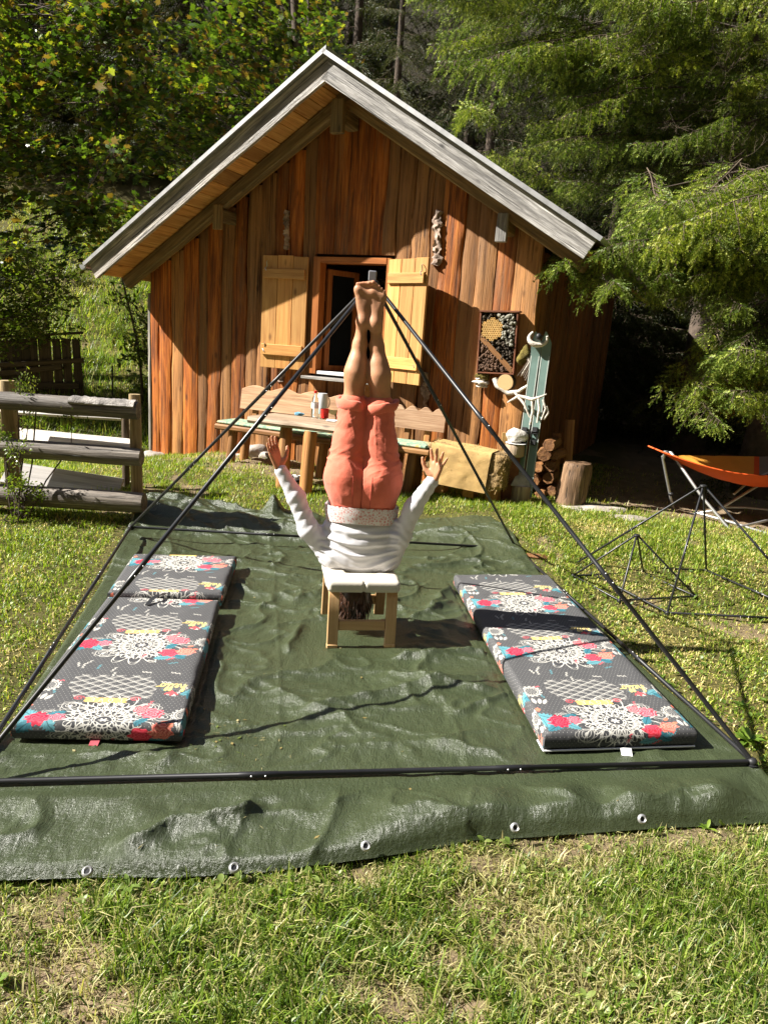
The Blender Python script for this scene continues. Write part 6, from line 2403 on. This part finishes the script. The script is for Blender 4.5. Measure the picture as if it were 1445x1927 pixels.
def dry_branch(seed, L=1.2):
    r = np.random.default_rng(seed)
    paths = []

    def rec(p, d, l, w, lev):
        k = 5
        pts = [p]
        for j in range(k):
            d = d + r.normal(0, .16, 3) + [0, 0, -.07]
            d /= np.linalg.norm(d)
            pts.append(pts[-1] + d * l / k)
        paths.append((np.array(pts), np.linspace(w, w * .4, k + 1)))
        if lev < 3:
            for _ in range(7 if lev == 0 else 4):
                j = r.integers(1, k + 1)
                nd = d + r.normal(0, .7, 3)
                rec(pts[j], nd / np.linalg.norm(nd), l * r.uniform(.3, .55), w * .55, lev + 1)
    rec(np.zeros(3), np.array([1, 0, -.1]), L, .009, 0)
    V, F = bark_tubes(paths, 4)
    me = mesh(V, F, 180)
    me.materials.append(M_twig)
    return me


SB = [spruce_branch(200 + i, 1.6, 19, 1.1, nl=.026, wide=2.1, dry=.03) for i in range(7)]
DB = [dry_branch(300 + i) for i in range(3)]


def place(me, name, parent, base, tip, roll=0., scale=None, L=1.7):
    """put a branch mesh (along +x) so that it runs base -> tip"""
    b, t = Vector(base), Vector(tip)
    x = (t - b).normalized()
    z = Vector((0, 0, 1))
    y = z.cross(x).normalized()
    z = x.cross(y)
    M = Matrix((x, y, z)).transposed() @ Matrix.Rotation(roll, 3, 'X')
    M = M.to_4x4()
    s_ = scale or (t - b).length / L
    M = Matrix.Translation(b) @ M @ Matrix.Scale(s_, 4)
    return add(name, me, [], parent, M)


def inside(px, py, poly):
    return bool(inpoly(np.array([px]), np.array([py]), poly)[0])


def trunk_geo(h, r0, seed, n=14, k=14):
    rings = []
    for i in range(k):
        t = i / (k - 1)
        c = circ(r0 * (1 - .9 * t) * (1 + .35 * math.exp(-t * 18)), n, t * h)
        c[:, :2] *= (1 + .12 * fbm(np.c_[c[:, :2] * 6 / r0 * .2, np.full(n, t * h)] + seed, 3, seed))[:, None]
        rings.append(c)
    return loft(rings)


tr = np.random.default_rng(77)


def big_spruce(label, base, h, r0, regions, n, Lr=(1.35, 1.9), seed=0, dry=()):
    """regions: (polygon of branch tips in the view, depth range)"""
    z0 = float(ground_z(base[0], base[1])) - .2
    T = thing('spruce_tree', label, 'tree', (base[0], base[1], z0))
    add('trunk', trunk_geo(h, r0, seed), M_trunk, T, Matrix.Translation((base[0], base[1], z0)), smooth=60)
    c = 0
    for poly, Ya, Yb, m, down in regions:
        poly = np.array(poly, float)
        lo, hi = poly.min(0), poly.max(0)
        k = 0
        while k < m:
            px, py = tr.uniform(lo[0], hi[0]), tr.uniform(lo[1], hi[1])
            if not inside(px, py, poly):
                continue
            Y = tr.uniform(Ya, Yb)
            tip = VD(px, py, Y)
            tot = np.array([base[0], base[1], tip[2]]) - tip
            dist = np.hypot(tot[0], tot[1])
            dirh = tot[:2] / dist
            L = min(tr.uniform(*Lr), dist * .85)
            rise = tr.uniform(.18, .5) * down
            an = tr.normal(0, .35)
            ca, sa = math.cos(an), math.sin(an)
            dh = np.array([dirh[0] * ca - dirh[1] * sa, dirh[0] * sa + dirh[1] * ca])
            b = tip + np.array([dh[0] * L, dh[1] * L, L * rise])
            place(SB[tr.integers(0, len(SB))], 'branch', T, b, tip, tr.normal(0, .25), tr.uniform(.85, 1.05) * L / 1.7)
            # bare limb back to the trunk
            hz_ = np.array([base[0], base[1], b[2] + .22 * np.hypot(*(b[:2] - base))])
            if k % 2 == 0:
                mid = (b + hz_) / 2 + [0, 0, .08]
                add('limb', tube([b, mid, hz_], (.007, .013, .03), 6, (False, False)), M_trunk, T, smooth=60)
            k += 1
    for px, py, Y in dry:
        b = VD(px, py, Y)
        place(DB[tr.integers(0, 3)], 'dry_branch', T, b, b + np.array([-.7, -.3, -.45]) + tr.normal(0, .2, 3), tr.uniform(0, 6), tr.uniform(.4, .75))
    return T


big_spruce('large sunlit spruce whose drooping branches fill the top right behind the roof', (4.6, 11.2), 15, .24,
           [([(690, -40), (760, 95), (830, 160), (850, 235), (900, 300), (960, 350), (1040, 430), (1120, 440), (1230, 380), (1330, 330), (1445, 300), (1460, -60), (1000, -60)], 8.6, 10.2, 92, 1.),
            ([(760, -60), (1500, -60), (1500, 330), (1250, 420), (1080, 400), (950, 300), (850, 150)], 10.4, 11.6, 22, 1.)], 0, seed=1,
           dry=[(tr.uniform(1180, 1430), tr.uniform(90, 430), tr.uniform(9.2, 10)) for _ in range(12)])
big_spruce('spruce with low drooping branches overhanging the hammock at the right edge', (4.3, 8.3), 13, .2,
           [([(1010, 525), (1050, 495), (1090, 465), (1140, 425), (1300, 400), (1450, 420), (1450, 540), (1330, 530), (1250, 560), (1170, 575), (1080, 550)], 5.5, 6.6, 42, 1.),
            ([(1295, 750), (1330, 690), (1370, 640), (1450, 560), (1480, 700), (1480, 820), (1400, 835), (1345, 825), (1320, 790)], 5.6, 6.5, 24, 1.1),
            ([(1150, 480), (1450, 330), (1500, 520), (1300, 560)], 7., 8., 16, 1.)], 0, seed=2,
           dry=[(tr.uniform(1330, 1440), tr.uniform(440, 620), tr.uniform(6.2, 7)) for _ in range(0)])


# ---- leafy trees
def maple_leaf(r):
    a = [0, .28, .5, .85, 1.1, 1.5, 1.75, 2.3, 3.14]
    rr = [1., .52, .62, .9, .5, .62, .42, .5, .28]
    pts = [(rr[i] * math.cos(a[i]), rr[i] * math.sin(a[i])) for i in range(9)]
    pts += [(x, -y) for x, y in pts[1:-1][::-1]]
    return np.array(pts)


ML = maple_leaf(None)
LF = np.array([(1, 0), (.45, .38), (-.4, .42), (-1, 0), (-.4, -.42), (.45, -.38)])


def leaf_branch(seed, L=1.3, n=110, size=.055, shape=ML, cols=None, flat=.55):
    r = np.random.default_rng(seed)
    paths, pos = [], []

    def rec(p, d, l, w, lev):
        k = 4
        pts = [p]
        for j in range(k):
            d = d + r.normal(0, .14, 3) + [0, 0, -.02]
            d /= np.linalg.norm(d)
            pts.append(pts[-1] + d * l / k)
            if lev > 0:
                for _ in range(3):
                    pos.append(pts[-1] + r.normal(0, .05, 3))
        paths.append((np.array(pts), np.linspace(w, w * .4, k + 1)))
        if lev < 2:
            for _ in range(6):
                j = r.integers(1, k + 1)
                nd = d + r.normal(0, .65, 3) * [1, 1, .6]
                rec(pts[j], nd / np.linalg.norm(nd), l * r.uniform(.35, .6), w * .5, lev + 1)
    rec(np.zeros(3), np.array([1, 0, .05]), L * .62, .011, 0)
    pos = np.array(pos)
    pos = pos[r.permutation(len(pos))[:n]]
    m = len(pos)
    k = len(shape)
    # leaves hang roughly facing up and outward
    nrm = np.stack([r.normal(0, flat, m), r.normal(0, flat, m), np.ones(m)], -1)
    nrm /= np.linalg.norm(nrm, axis=1)[:, None]
    az = r.uniform(0, 6.28, m)
    a0 = np.stack([np.cos(az), np.sin(az), -.3 * np.ones(m)], -1)
    a0 -= nrm * (a0 * nrm).sum(1)[:, None]
    a0 /= np.linalg.norm(a0, axis=1)[:, None]
    b0 = np.cross(nrm, a0)
    sz = size * r.uniform(.65, 1.25, m)
    fold = .22
    V = pos[:, None] + (a0[:, None] * shape[None, :, :1] + b0[:, None] * shape[None, :, 1:] - nrm[:, None] * (fold * shape[None, :, 1:] ** 2 + .12 * shape[None, :, :1] ** 2)) * sz[:, None, None]
    cen = pos[:, None]
    V = np.concatenate([V, cen], 1).reshape(-1, 3)
    b = np.arange(m)[:, None, None] * (k + 1)
    tri = np.stack([np.arange(k), (np.arange(k) + 1) % k, np.full(k, k)], -1)[None] + b
    F1 = tri.reshape(-1, 3)
    cb = np.array(cols if cols is not None else [(.10, .16, .02), (.15, .21, .025), (.22, .24, .03), (.07, .12, .018)])
    C = np.repeat(cb[r.integers(0, len(cb), m)] * r.uniform(.75, 1.25, (m, 1)), k + 1, 0)
    V2, F2 = bark_tubes(paths, 3)
    F2t = np.concatenate([F2[:, [0, 1, 2]], F2[:, [0, 2, 3]]])
    me = mesh(np.concatenate([V, V2]), np.concatenate([F1, F2t + len(V)]), None, col=np.concatenate([C, np.full((len(V2), 3), .08)]), mi=np.r_[np.zeros(len(F1), int), np.ones(len(F2t), int)])
    me.materials.append(M_leaf)
    me.materials.append(M_trunk)
    return me


AUT = [(.08, .135, .014), (.14, .2, .02), (.28, .28, .03), (.035, .065, .01), (.06, .1, .013), (.10, .15, .016), (.18, .11, .025)]
LB = [leaf_branch(400 + i, 1.3, 95, .074, ML, AUT, .4) for i in range(6)]
LBs = [leaf_branch(420 + i, 1.1, 150, .036, LF, [(.07, .11, .015), (.12, .17, .02), (.19, .22, .04)]) for i in range(4)]
SBf = [spruce_branch(220 + i, 1.9, 7, .6, .04, 2.6) for i in range(4)]


def leafy_tree(label, base, h, r0, regions, seed, lib, group=None, stems=1, L=1.3):
    z0 = float(ground_z(base[0], base[1])) - .15
    T = thing('deciduous_tree', label, 'tree', (base[0], base[1], z0), group=group)
    rr = np.random.default_rng(seed)
    for q in range(stems):
        lean = rr.normal(0, .06, 2)
        P = [(base[0] + lean[0] * t * h + .06 * math.sin(t * 5 + q), base[1] + lean[1] * t * h, z0 + t * h) for t in np.linspace(0, 1, 9)]
        add('trunk', tube(P, np.linspace(r0, r0 * .3, 9), 9), M_trunk, T, smooth=60)
    for poly, Ya, Yb, m in regions:
        poly = np.array(poly, float)
        lo, hi = poly.min(0), poly.max(0)
        k = 0
        while k < m:
            px, py = rr.uniform(lo[0], hi[0]), rr.uniform(lo[1], hi[1])
            if not inside(px, py, poly):
                continue
            tip = VD(px, py, rr.uniform(Ya, Yb))
            if tip[2] < float(ground_z(tip[0], tip[1])) + .3:
                k += .34
                continue
            d = tip - np.array([base[0], base[1], tip[2] - .5])
            d /= np.linalg.norm(d) + 1e-9
            d = d + rr.normal(0, .35, 3) * [1, 1, .5] + [0, -.25, 0]
            d /= np.linalg.norm(d)
            s_ = rr.uniform(.8, 1.2)
            place(lib[rr.integers(0, len(lib))], 'branch', T, tip - d * L * .8 * s_, tip, rr.uniform(-.5, .5), s_)
            k += 1
    return T


leafy_tree('broad maple with lit yellow green leaves behind the left roof slope', (-1.5, 12.4), 9, .13,
           [([(330, -40), (640, -40), (600, 80), (420, 250), (330, 300), (250, 200)], 10.6, 12.2, 42), ([(230, 60), (420, 60), (330, 420), (200, 500)], 10.8, 12.5, 16)], 5, LB)
leafy_tree('dense yellowing maple filling the upper left corner', (-8.2, 10.5), 9, .15,
           [([(-40, -40), (340, -40), (330, 150), (250, 440), (130, 500), (-40, 490)], 10.0, 10.9, 86)], 6, LB)
leafy_tree('small leaved tree hanging over the dark picket fence', (-6.6, 9.7), 6, .1,
           [([(-40, 470), (110, 480), (150, 540), (130, 590), (165, 625), (110, 636), (-40, 636)], 9.2, 9.9, 26)], 7, LBs, L=1.1)
leafy_tree('slim sapling on the slope beside the left hut wall', (-3.62, 10.5), 2.6, .022,
           [([(215, 520), (285, 515), (283, 640), (250, 660), (225, 600)], 10.2, 10.8, 6)], 8, LBs, L=1.1)
leafy_tree('leafy tree growing behind the left eave of the hut', (-1.6, 14.4), 7, .1,
           [([(120, 400), (250, 330), (300, 420), (230, 480), (150, 490)], 12.6, 13.8, 22)], 9, LB)
# tree added out of frame on the left to shade the picket fence
T = leafy_tree('unseen maple added left of the picket fence to shade it', (-10.2, 9.75), 8, .16, [], 10, LB)
rr = np.random.default_rng(31)
for i in range(70):
    a, e, q = rr.uniform(0, 6.28), rr.uniform(-.9, 1), rr.uniform(.5, 1)
    d = np.array([math.cos(a), math.sin(a) * .6, e])
    tip = np.array([-10.2, 9.75, 5.0]) + d * [2.4, .6, 2.2] * q
    place(LB[i % 5], 'branch', T, tip - d / np.linalg.norm(d) * 1.1, tip, rr.uniform(-.5, .5), 1.15)

# ---- forest behind: spruces one can tell apart, copies of one tree
fr = np.random.default_rng(44)


def joined_crown(seed, h, nb, rmax):
    r = np.random.default_rng(seed)
    Vs, Fs, Cs, Ms, o = [], [], [], [], 0
    lib = []
    for me in SBf:
        v = np.empty(len(me.vertices) * 3, np.float32)
        me.vertices.foreach_get('co', v)
        f = np.empty(len(me.loops), np.int32)
        me.loops.foreach_get('vertex_index', f)
        c = np.empty(len(me.vertices) * 4, np.float32)
        me.color_attributes['Col'].data.foreach_get('color', c)
        mm = np.empty(len(me.polygons), np.int32)
        me.polygons.foreach_get('material_index', mm)
        lib.append((v.reshape(-1, 3), f.reshape(-1, 4), c.reshape(-1, 4)[:, :3], mm))
    for i in range(nb):
        t = (i + r.uniform(0, 1)) / nb
        z = h * (.06 + .92 * t)
        L = rmax * (1 - t) ** .8 + .35
        az = i * 2.4 + r.normal(0, .3)
        v, f, c, mm = lib[i % len(lib)]
        s_ = L / 1.9
        ca, sa = math.cos(az), math.sin(az)
        x = np.c_[v[:, 0] * s_, v[:, 1] * max(s_, .8), v[:, 2] * s_ - .22 * v[:, 0] * s_]
        V = np.c_[x[:, 0] * ca - x[:, 1] * sa, x[:, 0] * sa + x[:, 1] * ca, x[:, 2] + z]
        Vs.append(V)
        Fs.append(f + o)
        Cs.append(c * .22)  # needles darkened: deep shade of the wood is put into their colour
        Ms.append(mm)
        o += len(V)
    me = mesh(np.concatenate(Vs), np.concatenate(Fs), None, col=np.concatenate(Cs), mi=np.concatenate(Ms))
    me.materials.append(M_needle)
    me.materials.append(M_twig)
    return me


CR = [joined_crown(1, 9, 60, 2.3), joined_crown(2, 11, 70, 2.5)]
TG = mesh(*trunk_geo(10, .16, 5), 60)
TG.materials.append(M_trunk)
spots = []
for row, (y0, n, dx) in enumerate(((14.2, 8, 1.9), (16.6, 9, 2.1), (19.6, 10, 2.5), (23.5, 11, 3.1))):
    for i in range(n):
        x = (i - n / 2 + .5) * dx + (row % 2) * .8 + fr.normal(0, .3) + .3
        if row < 2 and x < -2.4:
            continue
        spots.append((x, y0 + fr.normal(0, .4)))
spots += [(-2.2 - 1.6 * i, 18.6 + .5 * (i % 2)) for i in range(8)]
spots += [(4.3, 14.6), (5.7, 15.6), (7.4, 15.2), (6.6, 17.6)]
spots += [(5.6, 9.6), (7.2, 10.4), (6.4, 12.4), (8.6, 8.6), (3.6, 13.2), (8.4, 12.8)]
for i, (x, y) in enumerate(spots):
    z = float(ground_z(x, y)) - .2
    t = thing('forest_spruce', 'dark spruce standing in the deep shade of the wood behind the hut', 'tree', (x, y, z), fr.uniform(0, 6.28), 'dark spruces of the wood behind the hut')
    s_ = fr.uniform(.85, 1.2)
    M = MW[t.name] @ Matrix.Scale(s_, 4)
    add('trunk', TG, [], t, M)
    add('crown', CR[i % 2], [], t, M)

# leafy twigs growing through the log fence
P = gz(30, 985)
sh = thing('shrub', 'thin leafy shrub growing through the left end of the log fence', 'shrub', P)
rr = np.random.default_rng(3)
for i, (x, y, Y_) in enumerate(((60, 800, 5.25), (85, 905, 5.25), (20, 720, 5.3), (50, 690, 5.5), (70, 870, 5.2), (20, 900, 5.25), (130, 770, 5.3), (40, 940, 5.2), (60, 750, 5.6), (10, 800, 5.25))):
    tip = VD(x, y, Y_)
    b = tip + np.array([rr.uniform(-.25, .05), rr.uniform(0, .15), -.3])
    place(LBs[i % 4], 'branch', sh, b, tip, rr.uniform(-1, 1), .36)
    add('stem', tube([(P[0] + rr.normal(0, .05), P[1] + .05, -.02), (b + P) / 2 + rr.normal(0, .03, 3), b], .006, 5), M_trunk, sh, smooth=60)
# stakes on the slope
for i, (px, y0, y1) in enumerate(((212, 688, 735), (268, 725, 745))):
    a, b = VD(px, y1, 10.6), VD(px, y0, 10.6)
    tag(add('stake', tube([a - [0, 0, .1], b], .012, 6), M_black, None), ('thin dark stake standing in the sunlit slope grass', 'short pale stake at the foot of the sapling')[i], 'stake')
# bushy growth on the slope
for i, (px, py, Y_) in enumerate(((225, 600, 12.9), (150, 560, 14.2), (262, 722, 10.7), (165, 690, 11.6))):
    c = VD(px, py, Y_)
    c[2] = float(ground_z(c[0], c[1]))
    b = thing('bush', ('yellow green bush in the middle of the sunlit slope', 'bright bush highest on the sunlit slope', 'low dark bush at the foot of the slope by the hut', 'small bush between the picket fence and the sapling')[i], 'bush', c, group='bushes on the slope')
    for q in range(9):
        d = np.array([rr.normal(0, .6), rr.normal(0, .6), rr.uniform(.3, 1)])
        place(LBs[q % 4], 'branch', b, c - [0, 0, .05], c + d / np.linalg.norm(d) * .5, rr.uniform(-1, 1), rr.uniform(.25, .42))
# broad leaved weeds
for i, (px, py, n_, L_) in enumerate(((1405, 1395, 24, .10), (1395, 1330, 14, .06), (690, 830, 10, .1), (1060, 940, 18, .14), (1030, 935, 14, .11), (1330, 1560, 9, .05))):
    P = gz(px, py, 0)
    if i == 2:
        continue
    v, f, c = leaf_plant(n_, L_, L_ * .14, rr, .5, ((.09, .17, .02), (.19, .28, .04)))
    tag(add('weed_plant', mesh(v, f, 180, col=c), M_grass, None, Matrix.Translation(Vector(P))), ('large leafy weed beside the right front corner of the frame', 'leafy weed further up the right edge of the lawn', '', 'tuft of green weeds in front of the split stump',
         'small green weeds between the skis and the split stump', 'low broad leaved plant at the front right corner of the tarp')[i], 'plant', 'green weeds in the lawn')
